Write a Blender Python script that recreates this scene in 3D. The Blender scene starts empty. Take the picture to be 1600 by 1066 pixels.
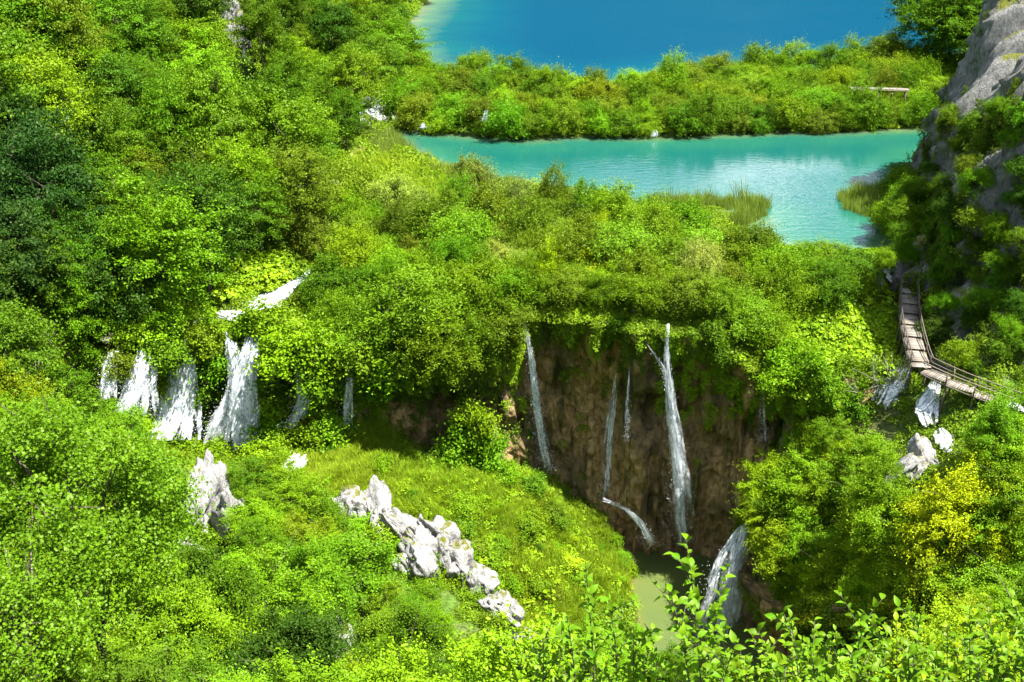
import bpy, bmesh, math, random
import numpy as np
from mathutils import Vector, Matrix

rng = np.random.default_rng(11)
random.seed(5)
scene = bpy.context.scene
C = scene.collection
R = math.radians

# ------------------------------------------------------------------ camera, sky, sun, exposure
CAMZ = 40.0
PITCH = R(26.0)
F = 1555.0            # focal length in pixels of the 1600 px wide photograph
cam_data = bpy.data.cameras.new('camera')
cam_data.lens = 35.0
cam_data.sensor_width = 36.0
cam_data.clip_start = 0.1
cam_data.clip_end = 6000.0
cam = bpy.data.objects.new('camera', cam_data)
cam.location = (0, 0, CAMZ)
cam.rotation_euler = (R(90) - PITCH, 0, 0)
C.objects.link(cam)
scene.camera = cam

SUN_EL = R(66.0)
SUN_AZ = math.atan2(0.97, -0.22)            # clockwise from +Y: the sun stands high to the right, along the wall
world = bpy.data.worlds.new('World')
scene.world = world
world.use_nodes = True
wn = world.node_tree.nodes
wl = world.node_tree.links
wn.clear()
sky = wn.new('ShaderNodeTexSky')
sky.sky_type = 'NISHITA'
sky.sun_disc = False
sky.sun_elevation = SUN_EL
sky.sun_rotation = SUN_AZ
sky.altitude = 500
bg = wn.new('ShaderNodeBackground')
bg.inputs['Strength'].default_value = 0.06
wo = wn.new('ShaderNodeOutputWorld')
wtc = wn.new('ShaderNodeTexCoord')
wmap = wn.new('ShaderNodeMapping')
wmap.inputs['Scale'].default_value = (1.0, 1.0, 2.6)
wmap.inputs['Location'].default_value = (4.1, 0.9, 0.3)
wl.new(wtc.outputs['Generated'], wmap.inputs[0])
wnz = wn.new('ShaderNodeTexNoise')                     # broken fair-weather cloud all round the sky
wnz.inputs['Scale'].default_value = 3.2
wnz.inputs['Detail'].default_value = 7
wnz.inputs['Roughness'].default_value = 0.58
wl.new(wmap.outputs[0], wnz.inputs['Vector'])
wrp = wn.new('ShaderNodeMapRange')
wrp.inputs[1].default_value, wrp.inputs[2].default_value = 0.53, 0.64
wl.new(wnz.outputs['Fac'], wrp.inputs[0])
wmx = wn.new('ShaderNodeMix')
wmx.data_type = 'RGBA'
wl.new(wrp.outputs[0], wmx.inputs[0])
wl.new(sky.outputs[0], wmx.inputs[6])
wmx.inputs[7].default_value = (18.0, 18.2, 18.5, 1)
wl.new(wmx.outputs[2], bg.inputs[0])
wl.new(bg.outputs[0], wo.inputs[0])

sun_data = bpy.data.lights.new('sun', 'SUN')
sun_data.energy = 5.0
sun_data.angle = R(0.5)
sun_data.color = (1.0, 0.95, 0.86)
sun = bpy.data.objects.new('sun', sun_data)
C.objects.link(sun)
sun_dir = Vector((math.sin(SUN_AZ) * math.cos(SUN_EL), math.cos(SUN_AZ) * math.cos(SUN_EL), math.sin(SUN_EL)))
sun.rotation_euler = sun_dir.to_track_quat('Z', 'Y').to_euler()
sun.location = (60, 40, 120)

scene.view_settings.view_transform = 'Standard'
scene.view_settings.look = 'None'
scene.view_settings.gamma = 1.0
scene.view_settings.use_curve_mapping = False
scene.view_settings.exposure = 2.25
scene.cycles.max_bounces = 5
scene.cycles.diffuse_bounces = 2
scene.cycles.glossy_bounces = 2
scene.cycles.transmission_bounces = 3
scene.cycles.transparent_max_bounces = 12
scene.cycles.use_denoising = True

# ------------------------------------------------------------------ picture geometry helpers
cP, sP = math.cos(PITCH), math.sin(PITCH)

def ray(px, py):
    u = (np.asarray(px, float) - 800.0) / F
    v = (533.0 - np.asarray(py, float)) / F
    return np.stack([u, cP + v * sP, -sP + v * cP], -1)

def Pz(px, py, z):
    d = ray(px, py)
    t = (z - CAMZ) / d[..., 2]
    p = d * np.asarray(t)[..., None]
    p[..., 2] += CAMZ
    return p

def Py(px, py, y):
    d = ray(px, py)
    t = y / d[..., 1]
    p = d * np.asarray(t)[..., None]
    p[..., 2] += CAMZ
    return p

def project(p):
    p = np.asarray(p, float)
    r = p - np.array([0, 0, CAMZ])
    depth = r[..., 1] * cP - r[..., 2] * sP
    depth = np.where(depth < 0.05, 0.05, depth)
    return 800 + F * r[..., 0] / depth, 533 - F * (r[..., 1] * sP + r[..., 2] * cP) / depth, depth

# ------------------------------------------------------------------ numpy noise
_perm = np.random.default_rng(3).permutation(4096)
_val = np.random.default_rng(4).random(4096) * 2 - 1

def _h(i, j, k):
    return _val[_perm[(_perm[(_perm[i & 4095] + j) & 4095] + k) & 4095]]

def vnoise(x, y, z=0.0):
    x, y, z = np.broadcast_arrays(np.asarray(x, float), np.asarray(y, float), np.asarray(z, float))
    i, j, k = np.floor(x).astype(int), np.floor(y).astype(int), np.floor(z).astype(int)
    fx, fy, fz = x - i, y - j, z - k
    sx, sy, sz = [f * f * (3 - 2 * f) for f in (fx, fy, fz)]
    def L(a, b, t):
        return a + (b - a) * t
    c00 = L(_h(i, j, k), _h(i + 1, j, k), sx)
    c10 = L(_h(i, j + 1, k), _h(i + 1, j + 1, k), sx)
    c01 = L(_h(i, j, k + 1), _h(i + 1, j, k + 1), sx)
    c11 = L(_h(i, j + 1, k + 1), _h(i + 1, j + 1, k + 1), sx)
    return L(L(c00, c10, sy), L(c01, c11, sy), sz)

def fbm(x, y, z=0.0, o=4):
    s, a = 0.0, 1.0
    for n in range(o):
        f = 2.0 ** n
        s = s + a * vnoise(np.asarray(x) * f + 17.3 * n, np.asarray(y) * f + 5.1 * n, np.asarray(z) * f + 9.7 * n)
        a *= 0.5
    return s

def sstep(a, b, x):
    t = np.clip((x - a) / (b - a), 0, 1)
    return t * t * (3 - 2 * t)

def poly_sd(x, y, poly):
    """signed distance to polygon, negative inside"""
    x, y = np.asarray(x, float), np.asarray(y, float)
    poly = np.asarray(poly, float)
    d = np.full(x.shape, 1e18)
    ins = np.zeros(x.shape, bool)
    n = len(poly)
    for a in range(n):
        x0, y0 = poly[a][:2]
        x1, y1 = poly[(a + 1) % n][:2]
        ex, ey = x1 - x0, y1 - y0
        wx, wy = x - x0, y - y0
        t = np.clip((wx * ex + wy * ey) / (ex * ex + ey * ey + 1e-12), 0, 1)
        d = np.minimum(d, (wx - t * ex) ** 2 + (wy - t * ey) ** 2)
        c = ((y0 <= y) & (y1 > y)) | ((y1 <= y) & (y0 > y))
        if abs(ey) > 1e-12:
            xi = x0 + (y - y0) / ey * ex
            ins ^= c & (x < xi)
    return np.where(ins, -1, 1) * np.sqrt(d)

class TPS:
    def __init__(s, pts, lam=0.5):
        p = np.array(pts, float)
        s.p = p[:, :2]
        n = len(p)
        K = s._k(p[:, :2])
        A = np.zeros((n + 3, n + 3))
        A[:n, :n] = K + lam * np.eye(n)
        A[:n, n] = 1
        A[:n, n + 1:] = p[:, :2]
        A[n, :n] = 1
        A[n + 1:, :n] = p[:, :2].T
        b = np.zeros(n + 3)
        b[:n] = p[:, 2]
        s.w = np.linalg.solve(A, b)
    def _k(s, q):
        d2 = (q[:, None, 0] - s.p[None, :, 0]) ** 2 + (q[:, None, 1] - s.p[None, :, 1]) ** 2
        return 0.5 * d2 * np.log(d2 + 1e-9)
    def __call__(s, x, y):
        x, y = np.asarray(x, float), np.asarray(y, float)
        q = np.stack([x.ravel(), y.ravel()], -1)
        out = np.empty(len(q))
        for a in range(0, len(q), 20000):
            qq = q[a:a + 20000]
            out[a:a + 20000] = s._k(qq) @ s.w[:-3] + s.w[-3] + qq @ s.w[-2:]
        return out.reshape(x.shape)

# ------------------------------------------------------------------ object helpers
def mesh_np(name, verts, faces, mat=None, smooth=False, attrs=None, uv=None):
    """faces: int array (n, k)"""
    verts = np.asarray(verts, np.float32)
    faces = np.asarray(faces, np.int32)
    me = bpy.data.meshes.new(name)
    me.vertices.add(len(verts))
    me.vertices.foreach_set('co', verts.ravel())
    n, k = faces.shape
    me.loops.add(n * k)
    me.loops.foreach_set('vertex_index', faces.ravel())
    me.polygons.add(n)
    me.polygons.foreach_set('loop_start', np.arange(n, dtype=np.int32) * k)
    if smooth:
        me.polygons.foreach_set('use_smooth', np.ones(n, bool))
    for an, av in (attrs or {}).items():
        at = me.attributes.new(an, 'FLOAT', 'POINT')
        at.data.foreach_set('value', np.asarray(av, np.float32).ravel())
    if uv is not None:
        ul = me.uv_layers.new(name='UVMap')
        ul.data.foreach_set('uv', np.asarray(uv, np.float32)[faces.ravel()].ravel())
    me.update(calc_edges=True)
    me.validate()
    if mat:
        me.materials.append(mat)
    return me

def obj(name, me, parent=None, label=None, cat=None, group=None, kind=None, loc=None, rot=None, scale=None, color=None):
    o = bpy.data.objects.new(name, me)
    C.objects.link(o)
    if parent is not None:
        o.parent = parent
    if loc is not None:
        o.location = [float(v) for v in loc]
    if rot is not None:
        o.rotation_euler = [float(v) for v in rot]
    if scale is not None:
        o.scale = [float(v) for v in scale] if hasattr(scale, '__len__') else (float(scale),) * 3
    if color is not None:
        o.color = (*color, 1.0)
    if label: o['label'] = label
    if cat: o['category'] = cat
    if group: o['group'] = group
    if kind: o['kind'] = kind
    return o

def grid_faces(nu, nv):
    """vertex index = i * nv + j"""
    i, j = np.meshgrid(np.arange(nu - 1), np.arange(nv - 1), indexing='ij')
    a = (i * nv + j).ravel()
    return np.stack([a, a + nv, a + nv + 1, a + 1], -1)

def tube(pts, rad, sides=6):
    pts = np.asarray(pts, float)
    n = len(pts)
    rad = np.broadcast_to(np.asarray(rad, float), (n,))
    tan = np.gradient(pts, axis=0)
    tan /= np.linalg.norm(tan, axis=1)[:, None] + 1e-9
    ref = np.array([0.31, 0.9, 0.2]) if abs(tan[0][2]) > 0.7 else np.array([0, 0, 1.0])
    a = np.cross(tan, ref)
    a /= np.linalg.norm(a, axis=1)[:, None] + 1e-9
    b = np.cross(tan, a)
    th = np.linspace(0, 2 * np.pi, sides, endpoint=False)
    v = pts[:, None] + rad[:, None, None] * (np.cos(th)[None, :, None] * a[:, None] + np.sin(th)[None, :, None] * b[:, None])
    v = v.reshape(-1, 3)
    i, j = np.meshgrid(np.arange(n - 1), np.arange(sides), indexing='ij')
    j2 = (j + 1) % sides
    f = np.stack([i * sides + j, i * sides + j2, (i + 1) * sides + j2, (i + 1) * sides + j], -1).reshape(-1, 4)
    return v, f

def join(parts):
    vs, fs, off = [], [], 0
    for v, f in parts:
        vs.append(v)
        fs.append(np.asarray(f) + off)
        off += len(v)
    return np.concatenate(vs), np.concatenate(fs)

def box(cx, cy, cz, sx, sy, sz, bev=0.0):
    x, y, z = sx / 2, sy / 2, sz / 2
    v = np.array([[-x, -y, -z], [x, -y, -z], [x, y, -z], [-x, y, -z], [-x, -y, z], [x, -y, z], [x, y, z], [-x, y, z]]) + np.array([cx, cy, cz])
    f = np.array([[0, 3, 2, 1], [4, 5, 6, 7], [0, 1, 5, 4], [1, 2, 6, 5], [2, 3, 7, 6], [3, 0, 4, 7]])
    return v, f

# ------------------------------------------------------------------ materials
class NT:
    def __init__(s, name):
        s.m = bpy.data.materials.new(name)
        s.m.use_nodes = True
        s.t = s.m.node_tree
        s.t.nodes.clear()
        s.out = s.n('ShaderNodeOutputMaterial')
    def n(s, typ, **kw):
        nd = s.t.nodes.new(typ)
        for k, v in kw.items():
            setattr(nd, k, v)
        return nd
    def l(s, a, b):
        s.t.links.new(a, b)
    def surf(s, sock):
        s.l(sock, s.out.inputs['Surface'])
    def val(s, nd, name, v):
        if hasattr(v, 'is_output'):
            s.l(v, nd.inputs[name])
        else:
            nd.inputs[name].default_value = v
    def noise(s, scale, detail=4, rough=0.55, vec=None, stretch=None):
        nd = s.n('ShaderNodeTexNoise')
        nd.inputs['Scale'].default_value = scale
        nd.inputs['Detail'].default_value = detail
        nd.inputs['Roughness'].default_value = rough
        if vec is None:
            vec = s.coord()
        if stretch:
            mp = s.n('ShaderNodeMapping')
            mp.inputs['Scale'].default_value = stretch
            s.l(vec, mp.inputs['Vector'])
            vec = mp.outputs[0]
        s.l(vec, nd.inputs['Vector'])
        return nd.outputs['Fac']
    def coord(s, kind='Object'):
        if not hasattr(s, '_tc'):
            s._tc = s.n('ShaderNodeTexCoord')
        return s._tc.outputs[kind]
    def attr(s, name):
        nd = s.n('ShaderNodeAttribute')
        nd.attribute_name = name
        return nd.outputs['Fac']
    def ramp(s, fac, stops, interp='LINEAR'):
        nd = s.n('ShaderNodeValToRGB')
        cr = nd.color_ramp
        cr.interpolation = interp
        while len(cr.elements) < len(stops):
            cr.elements.new(0.5)
        for e, (p, c) in zip(cr.elements, stops):
            e.position = p
            e.color = (*c, 1.0) if len(c) == 3 else c
        s.l(fac, nd.inputs[0])
        return nd.outputs[0]
    def mix(s, fac, a, b, mode='MIX'):
        nd = s.n('ShaderNodeMix', data_type='RGBA', blend_type=mode)
        s.val(nd, 0, fac)
        for i, v in ((6, a), (7, b)):
            if hasattr(v, 'is_output'):
                s.l(v, nd.inputs[i])
            else:
                nd.inputs[i].default_value = (*v, 1.0)
        return nd.outputs[2]
    def math(s, op, a, b=0.0, clamp=False):
        nd = s.n('ShaderNodeMath', operation=op, use_clamp=clamp)
        s.val(nd, 0, a)
        s.val(nd, 1, b)
        return nd.outputs[0]
    def mrange(s, v, a, b, c=0.0, d=1.0):
        nd = s.n('ShaderNodeMapRange')
        s.l(v, nd.inputs[0])
        for i, q in zip((1, 2, 3, 4), (a, b, c, d)):
            nd.inputs[i].default_value = q
        return nd.outputs[0]
    def bump(s, h, strength=0.5, dist=0.1):
        nd = s.n('ShaderNodeBump')
        nd.inputs['Strength'].default_value = strength
        nd.inputs['Distance'].default_value = dist
        s.l(h, nd.inputs['Height'])
        return nd.outputs[0]
    def principled(s, col, rough=0.8, normal=None, spec=0.3, ior=1.45):
        nd = s.n('ShaderNodeBsdfPrincipled')
        s.val(nd, 'Base Color', col if hasattr(col, 'is_output') else (*col, 1))
        s.val(nd, 'Roughness', rough)
        nd.inputs['Specular IOR Level'].default_value = spec
        nd.inputs['IOR'].default_value = ior
        if normal is not None:
            s.l(normal, nd.inputs['Normal'])
        return nd.outputs[0]

def leaf_material(name, fixed=None, trans=0.30, gloss=0.006):
    m = NT(name)
    v = m.attr('v')
    if fixed is None:
        oi = m.n('ShaderNodeObjectInfo')
        base = oi.outputs['Color']
    else:
        oi = m.n('ShaderNodeObjectInfo')
        n = m.noise(0.09, 3, 0.6, m.n('ShaderNodeNewGeometry').outputs['Position'])
        base = m.mix(m.mrange(n, 0.35, 0.65), fixed[0], fixed[1])
        base = m.mix(m.mrange(oi.outputs['Random'], 0, 1, 0.0, 0.35), base, fixed[-1])
    k = m.mrange(v, 0, 1, 0.72, 1.3)
    sc = m.n('ShaderNodeVectorMath', operation='SCALE')
    m.l(base, sc.inputs[0])
    m.l(k, sc.inputs['Scale'])
    yel = m.mix(1.0, sc.outputs[0], (1.18, 1.06, 0.6), 'MULTIPLY')
    col = m.mix(m.mrange(v, 0.55, 1.0, 0.0, 0.6), sc.outputs[0], yel)
    d = m.n('ShaderNodeBsdfDiffuse')
    t = m.n('ShaderNodeBsdfTranslucent')
    g = m.n('ShaderNodeBsdfGlossy')
    g.inputs['Roughness'].default_value = 0.45
    g.inputs['Color'].default_value = (0.9, 0.95, 0.6, 1)
    m.l(col, d.inputs[0])
    tc = m.mix(1.0, col, (1.35, 1.4, 0.5), 'MULTIPLY')
    m.l(tc, t.inputs[0])
    mx = m.n('ShaderNodeMixShader')
    mx.inputs[0].default_value = trans
    m.l(d.outputs[0], mx.inputs[1])
    m.l(t.outputs[0], mx.inputs[2])
    m2 = m.n('ShaderNodeMixShader')
    m2.inputs[0].default_value = gloss
    m.l(mx.outputs[0], m2.inputs[1])
    m.l(g.outputs[0], m2.inputs[2])
    m.surf(m2.outputs[0])
    return m.m

M = {}
M['leaf'] = leaf_material('leaf')
M['near_leaf'] = leaf_material('near_leaf', trans=0.36, gloss=0.01)

def simple_bark():
    m = NT('bark')
    n = m.noise(6, 5, 0.6, stretch=(1, 1, 0.25))
    col = m.ramp(n, [(0.3, (0.035, 0.028, 0.02)), (0.6, (0.11, 0.09, 0.07)), (0.8, (0.2, 0.18, 0.15))])
    m.surf(m.principled(col, 0.9, m.bump(n, 0.6, 0.03), 0.1))
    return m.m
M['bark'] = simple_bark()

def dead_bark():
    m = NT('dead_bark')
    n = m.noise(8, 4, 0.6, stretch=(1, 1, 0.3))
    col = m.ramp(n, [(0.3, (0.16, 0.14, 0.12)), (0.7, (0.36, 0.33, 0.29))])
    m.surf(m.principled(col, 0.9, m.bump(n, 0.5, 0.02), 0.1))
    return m.m
M['dead_bark'] = dead_bark()

def ground_material():
    m = NT('ground')
    p = m.coord()
    n1 = m.noise(0.18, 6, 0.6, p)
    n2 = m.noise(2.2, 5, 0.65, p)
    g = m.ramp(n2, [(0.3, (0.016, 0.030, 0.006)), (0.5, (0.045, 0.085, 0.012)), (0.7, (0.09, 0.14, 0.025))])
    e = m.ramp(n2, [(0.3, (0.035, 0.028, 0.018)), (0.7, (0.13, 0.10, 0.06))])
    geo = m.n('ShaderNodeNewGeometry')
    sep = m.n('ShaderNodeSeparateXYZ')
    m.l(geo.outputs['Normal'], sep.inputs[0])
    steep = m.mrange(sep.outputs['Z'], 0.75, 0.5)
    f = m.math('ADD', m.mrange(n1, 0.55, 0.7, 0, 0.6), steep, True)
    col = m.mix(f, g, e)
    tan = m.ramp(n2, [(0.3, (0.20, 0.15, 0.06)), (0.7, (0.36, 0.30, 0.13))])
    col = m.mix(m.attr('path'), col, tan)
    m.surf(m.principled(col, 0.95, m.bump(n2, 0.8, 0.15), 0.05))
    return m.m
M['ground'] = ground_material()

def bed_material():
    m = NT('lake_bed')
    n = m.noise(0.6, 4)
    m.surf(m.principled(m.ramp(n, [(0.3, (0.3, 0.28, 0.16)), (0.7, (0.5, 0.46, 0.3))]), 0.9))
    return m.m

def lake_material(name, stops, shallow_stops, bump_scale=1.0, bstr=0.25, rough=0.06, spec=0.16):
    m = NT(name)
    p = m.coord()
    d = m.attr('depth')
    n = m.noise(0.05, 4, 0.6, p, stretch=(1, 1.8, 1))
    n2 = m.noise(0.25, 4, 0.6, p)
    jig = m.math('ADD', d, m.mrange(n2, 0.3, 0.7, -0.25, 0.25))
    fd = m.mrange(jig, 0.0, 7.0)
    col = m.ramp(fd, stops)
    col = m.mix(m.mrange(n, 0.35, 0.65, 0.0, 0.35), col, stops[-1][1] if len(stops[-1][1]) == 3 else stops[-1][1][:3])
    b1 = m.noise(0.9 * bump_scale, 3, 0.6, p, stretch=(0.55, 1.3, 1))
    b2 = m.noise(3.0 * bump_scale, 2, 0.5, p, stretch=(0.6, 1.2, 1))
    h = m.math('ADD', b1, m.math('MULTIPLY', b2, 0.35))
    gust = m.mrange(m.noise(0.035, 3, 0.5, p), 0.38, 0.62, 0.5, 1.2)
    nd = m.n('ShaderNodeBump')
    nd.inputs['Distance'].default_value = 0.35
    m.l(m.math('MULTIPLY', gust, bstr), nd.inputs['Strength'])
    m.l(h, nd.inputs['Height'])
    fr = m.n('ShaderNodeFresnel')
    fr.inputs['IOR'].default_value = 1.33
    m.l(nd.outputs[0], fr.inputs['Normal'])
    df = m.n('ShaderNodeBsdfDiffuse')
    m.l(col, df.inputs[0])
    gl = m.n('ShaderNodeBsdfGlossy')
    gl.inputs['Roughness'].default_value = rough
    m.l(nd.outputs[0], gl.inputs['Normal'])
    mx = m.n('ShaderNodeMixShader')
    m.l(m.math('MULTIPLY', fr.outputs[0], spec, True), mx.inputs[0])
    m.l(df.outputs[0], mx.inputs[1])
    m.l(gl.outputs[0], mx.inputs[2])
    m.surf(mx.outputs[0])
    return m.m
M['lake_mid'] = lake_material('lake_turquoise', [
    (0.0, (0.10, 0.10, 0.035)), (0.07, (0.06, 0.105, 0.042)), (0.2, (0.012, 0.082, 0.048)), (0.5, (0.004, 0.060, 0.049)), (1.0, (0.003, 0.054, 0.055))], None, 1.0, 0.13, spec=1.0)
M['lake_up'] = lake_material('lake_blue', [
    (0.0, (0.10, 0.11, 0.05)), (0.12, (0.05, 0.10, 0.055)), (0.35, (0.003, 0.050, 0.058)), (0.65, (0.0006, 0.037, 0.062)), (1.0, (0.0003, 0.028, 0.057))], None, 0.8, 0.9, spec=0.1)
M['pool'] = lake_material('pool_green', [
    (0.0, (0.10, 0.09, 0.022)), (0.15, (0.075, 0.092, 0.022)), (0.5, (0.04, 0.08, 0.028)), (1.0, (0.02, 0.055, 0.03))], None, 1.6, 0.25, spec=0.5)

def foam_material(name, cover=0.5, streak=(9, 1.0, 1), soft=0.18, col=(0.80, 0.84, 0.88)):
    """falling white water: streaked, see-through where the sheet tears"""
    m = NT(name)
    uv = m.n('ShaderNodeUVMap').outputs[0]
    n = m.mrange(m.noise(1.0, 4, 0.6, uv, stretch=streak), 0.32, 0.68)
    n2 = m.mrange(m.noise(1.0, 4, 0.65, uv, stretch=(streak[0] * 2.0, streak[1] * 5, 1)), 0.32, 0.68)
    edge = m.attr('edge')
    dens = m.attr('dens')
    s = m.math('ADD', m.math('MULTIPLY', n, 0.65), m.math('MULTIPLY', n2, 0.35))
    th = m.math('ADD', s, dens)
    th = m.math('SUBTRACT', th, m.math('MULTIPLY', edge, 0.75))
    a = m.mrange(th, 1.0 - cover, 1.0 + soft)
    c = m.mix(m.mrange(s, 0.2, 0.6), (0.30, 0.37, 0.42), col)
    d = m.n('ShaderNodeBsdfDiffuse')
    m.l(c, d.inputs[0])
    t = m.n('ShaderNodeBsdfTranslucent')
    m.l(c, t.inputs[0])
    mx = m.n('ShaderNodeMixShader')
    mx.inputs[0].default_value = 0.4
    m.l(d.outputs[0], mx.inputs[1])
    m.l(t.outputs[0], mx.inputs[2])
    tr = m.n('ShaderNodeBsdfTransparent')
    m2 = m.n('ShaderNodeMixShader')
    m.l(a, m2.inputs[0])
    m.l(tr.outputs[0], m2.inputs[1])
    m.l(mx.outputs[0], m2.inputs[2])
    m.surf(m2.outputs[0])
    return m.m
M['foam'] = foam_material('falling_water', 0.32, (2.2, 0.5, 1), 0.34)
M['foam_thin'] = foam_material('thin_falling_water', 0.25, (2.2, 0.35, 1), 0.65)
M['foam_bed'] = foam_material('white_water', 0.2, (1.8, 0.9, 1), 0.35)

def travertine_material():
    m = NT('travertine')
    p = m.coord()
    n1 = m.noise(0.8, 6, 0.62, p, stretch=(1.0, 1.0, 0.18))
    n2 = m.noise(0.16, 4, 0.6, p, stretch=(1, 1, 0.5))
    n3 = m.noise(3.5, 4, 0.65, p, stretch=(1, 1, 0.45))
    n4 = m.noise(1.6, 6, 0.7, p, stretch=(1, 1, 0.55))
    br = m.ramp(n4, [(0.28, (0.045, 0.029, 0.014)), (0.40, (0.31, 0.19, 0.07)), (0.52, (0.50, 0.33, 0.125)), (0.72, (0.62, 0.48, 0.25))])
    dk = m.ramp(n1, [(0.3, (0.025, 0.02, 0.011)), (0.5, (0.13, 0.09, 0.04)), (0.7, (0.29, 0.205, 0.09))])
    col = m.mix(m.mrange(n2, 0.40, 0.58), br, dk)
    strk = m.noise(1.3, 4, 0.6, p, stretch=(1, 1, 0.06))
    col = m.mix(m.mrange(strk, 0.56, 0.66, 0, 0.8), col, (0.022, 0.018, 0.011))
    moss = m.ramp(n3, [(0.3, (0.03, 0.045, 0.008)), (0.7, (0.09, 0.12, 0.02))])
    col = m.mix(m.mrange(m.noise(0.3, 5, 0.65, p, stretch=(1, 1, 0.3)), 0.52, 0.64, 0, 0.75), col, moss)
    col = m.mix(m.mrange(n3, 0.3, 0.7, 0, 0.35), col, (0.03, 0.022, 0.014))
    h = m.math('ADD', n4, m.math('MULTIPLY', n3, 0.5))
    m.surf(m.principled(col, 0.7, m.bump(h, 1.0, 0.5), 0.3))
    return m.m
M['travertine'] = travertine_material()

def limestone_material(name='limestone', moss=0.15, lo=(0.045, 0.046, 0.048), hi=(0.35, 0.345, 0.335)):
    m = NT(name)
    p = m.coord()
    n1 = m.noise(1.9, 8, 0.72, p, stretch=(1, 1, 0.4))
    n2 = m.noise(0.45, 4, 0.6, p)
    n3 = m.noise(5.0, 4, 0.6, p, stretch=(1, 1, 0.3))
    col = m.ramp(n1, [(0.28, lo), (0.42, tuple(0.45 * a + 0.55 * b for a, b in zip(lo, hi))), (0.62, hi), (0.85, tuple(min(0.72, 1.18 * b) for b in hi))])
    col = m.mix(m.mrange(n3, 0.55, 0.75, 0, 0.5), col, lo)
    geo = m.n('ShaderNodeNewGeometry')
    sep = m.n('ShaderNodeSeparateXYZ')
    m.l(geo.outputs['Normal'], sep.inputs[0])
    g = m.ramp(n3, [(0.3, (0.05, 0.07, 0.010)), (0.7, (0.15, 0.145, 0.02))])
    f = m.math('ADD', m.mrange(sep.outputs['Z'], 0.2, 0.95, -0.25, 0.35), n2)
    col = m.mix(m.mrange(f, 0.80 - 0.3 * moss, 0.92 - 0.3 * moss), col, g)
    h = m.math('ADD', n1, m.math('MULTIPLY', n3, 0.4))
    m.surf(m.principled(col, 0.9, m.bump(h, 1.0, 0.45), 0.15))
    return m.m
M['limestone'] = limestone_material()
M['cliff_rock'] = limestone_material('grey_cliff', 0.5, (0.03, 0.031, 0.03), (0.21, 0.21, 0.20))

def wood_material(name, a, b):
    m = NT(name)
    oi = m.n('ShaderNodeObjectInfo')
    n = m.noise(5, 4, 0.6, stretch=(0.3, 2.5, 1))
    k = m.math('ADD', m.math('MULTIPLY', n, 0.6), m.math('MULTIPLY', oi.outputs['Random'], 0.5))
    m.surf(m.principled(m.ramp(k, [(0.25, a), (0.75, b)]), 0.8, m.bump(n, 0.4, 0.02), 0.2))
    return m.m
M['wood'] = wood_material('weathered_wood', (0.09, 0.08, 0.068), (0.215, 0.19, 0.16))
M['wood_dark'] = wood_material('dark_wood', (0.05, 0.042, 0.034), (0.16, 0.13, 0.10))

# ------------------------------------------------------------------ terrain
def px_pts(rows):
    return [tuple(Pz(a, b, c)) for a, b, c in rows]

MID, UP = 0.0, 3.0
LIP = px_pts([(60, 560, -3.5), (140, 548, -3.5), (190, 545, -3.5), (240, 548, -3.5), (290, 538, -3.4), (350, 528, -3.4), (400, 528, -3.4),
              (440, 535, -3.5), (480, 548, -3.6), (540, 560, -4), (600, 556, -4), (680, 552, -3.4), (760, 530, -2), (820, 488, 0),
              (900, 480, 0.4), (960, 482, 0.4), (1040, 495, 0), (1120, 503, -0.4), (1165, 555, -2.8), (1200, 588, -5), (1260, 592, -5),
              (1330, 594, -5), (1400, 598, -5)])
PLATEAU = [(-400, 84), (-60, 84)] + [(p[0], p[1]) for p in LIP] + [(37, 80), (400, 80), (400, 3000), (-400, 3000)]

MIDLAKE = [tuple(Pz(a, b, MID)[:2]) for a, b in [
    (612, 203), (660, 203), (700, 208), (760, 212), (830, 217), (900, 213), (960, 213), (1020, 214), (1080, 211), (1150, 208), (1220, 205),
    (1300, 206), (1380, 202), (1460, 199)]] + [(95, 163), (84, 152), (66, 146), (55, 131), (50.5, 122), (46.5, 112)] + [tuple(Pz(a, b, MID)[:2]) for a, b in [
    (1400, 392), (1370, 396), (1300, 402), (1240, 396), (1180, 376), (1150, 358), (1170, 343), (1120, 330), (1050, 327), (990, 325), (940, 317), (880, 305), (830, 296),
    (780, 288), (730, 280), (690, 268), (655, 252), (630, 232), (608, 214)]]
UPLAKE = [tuple(Pz(a, b, UP)[:2]) for a, b in [
    (628, 88), (640, 103), (700, 121), (760, 134), (830, 143), (900, 146), (1000, 143), (1100, 131), (1200, 120), (1300, 111), (1420, 101), (1520, 92)]] + \
    [(125, 230), (135, 300), (150, 380), (120, 470), (20, 480), (-30, 420), (-38, 360), (-24, 297), (-25, 262), (-27, 232)]
POOL_Z = -27.0
GORGE = [(28.5, 85), (24.5, 80.5), (22.3, 77), (23, 72), (26, 66), (31, 58), (30, 52), (16, 54), (13.5, 62), (13, 72), (12.3, 79), (12.3, 83), (10, 87.5), (14, 90), (22, 90)]

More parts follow.
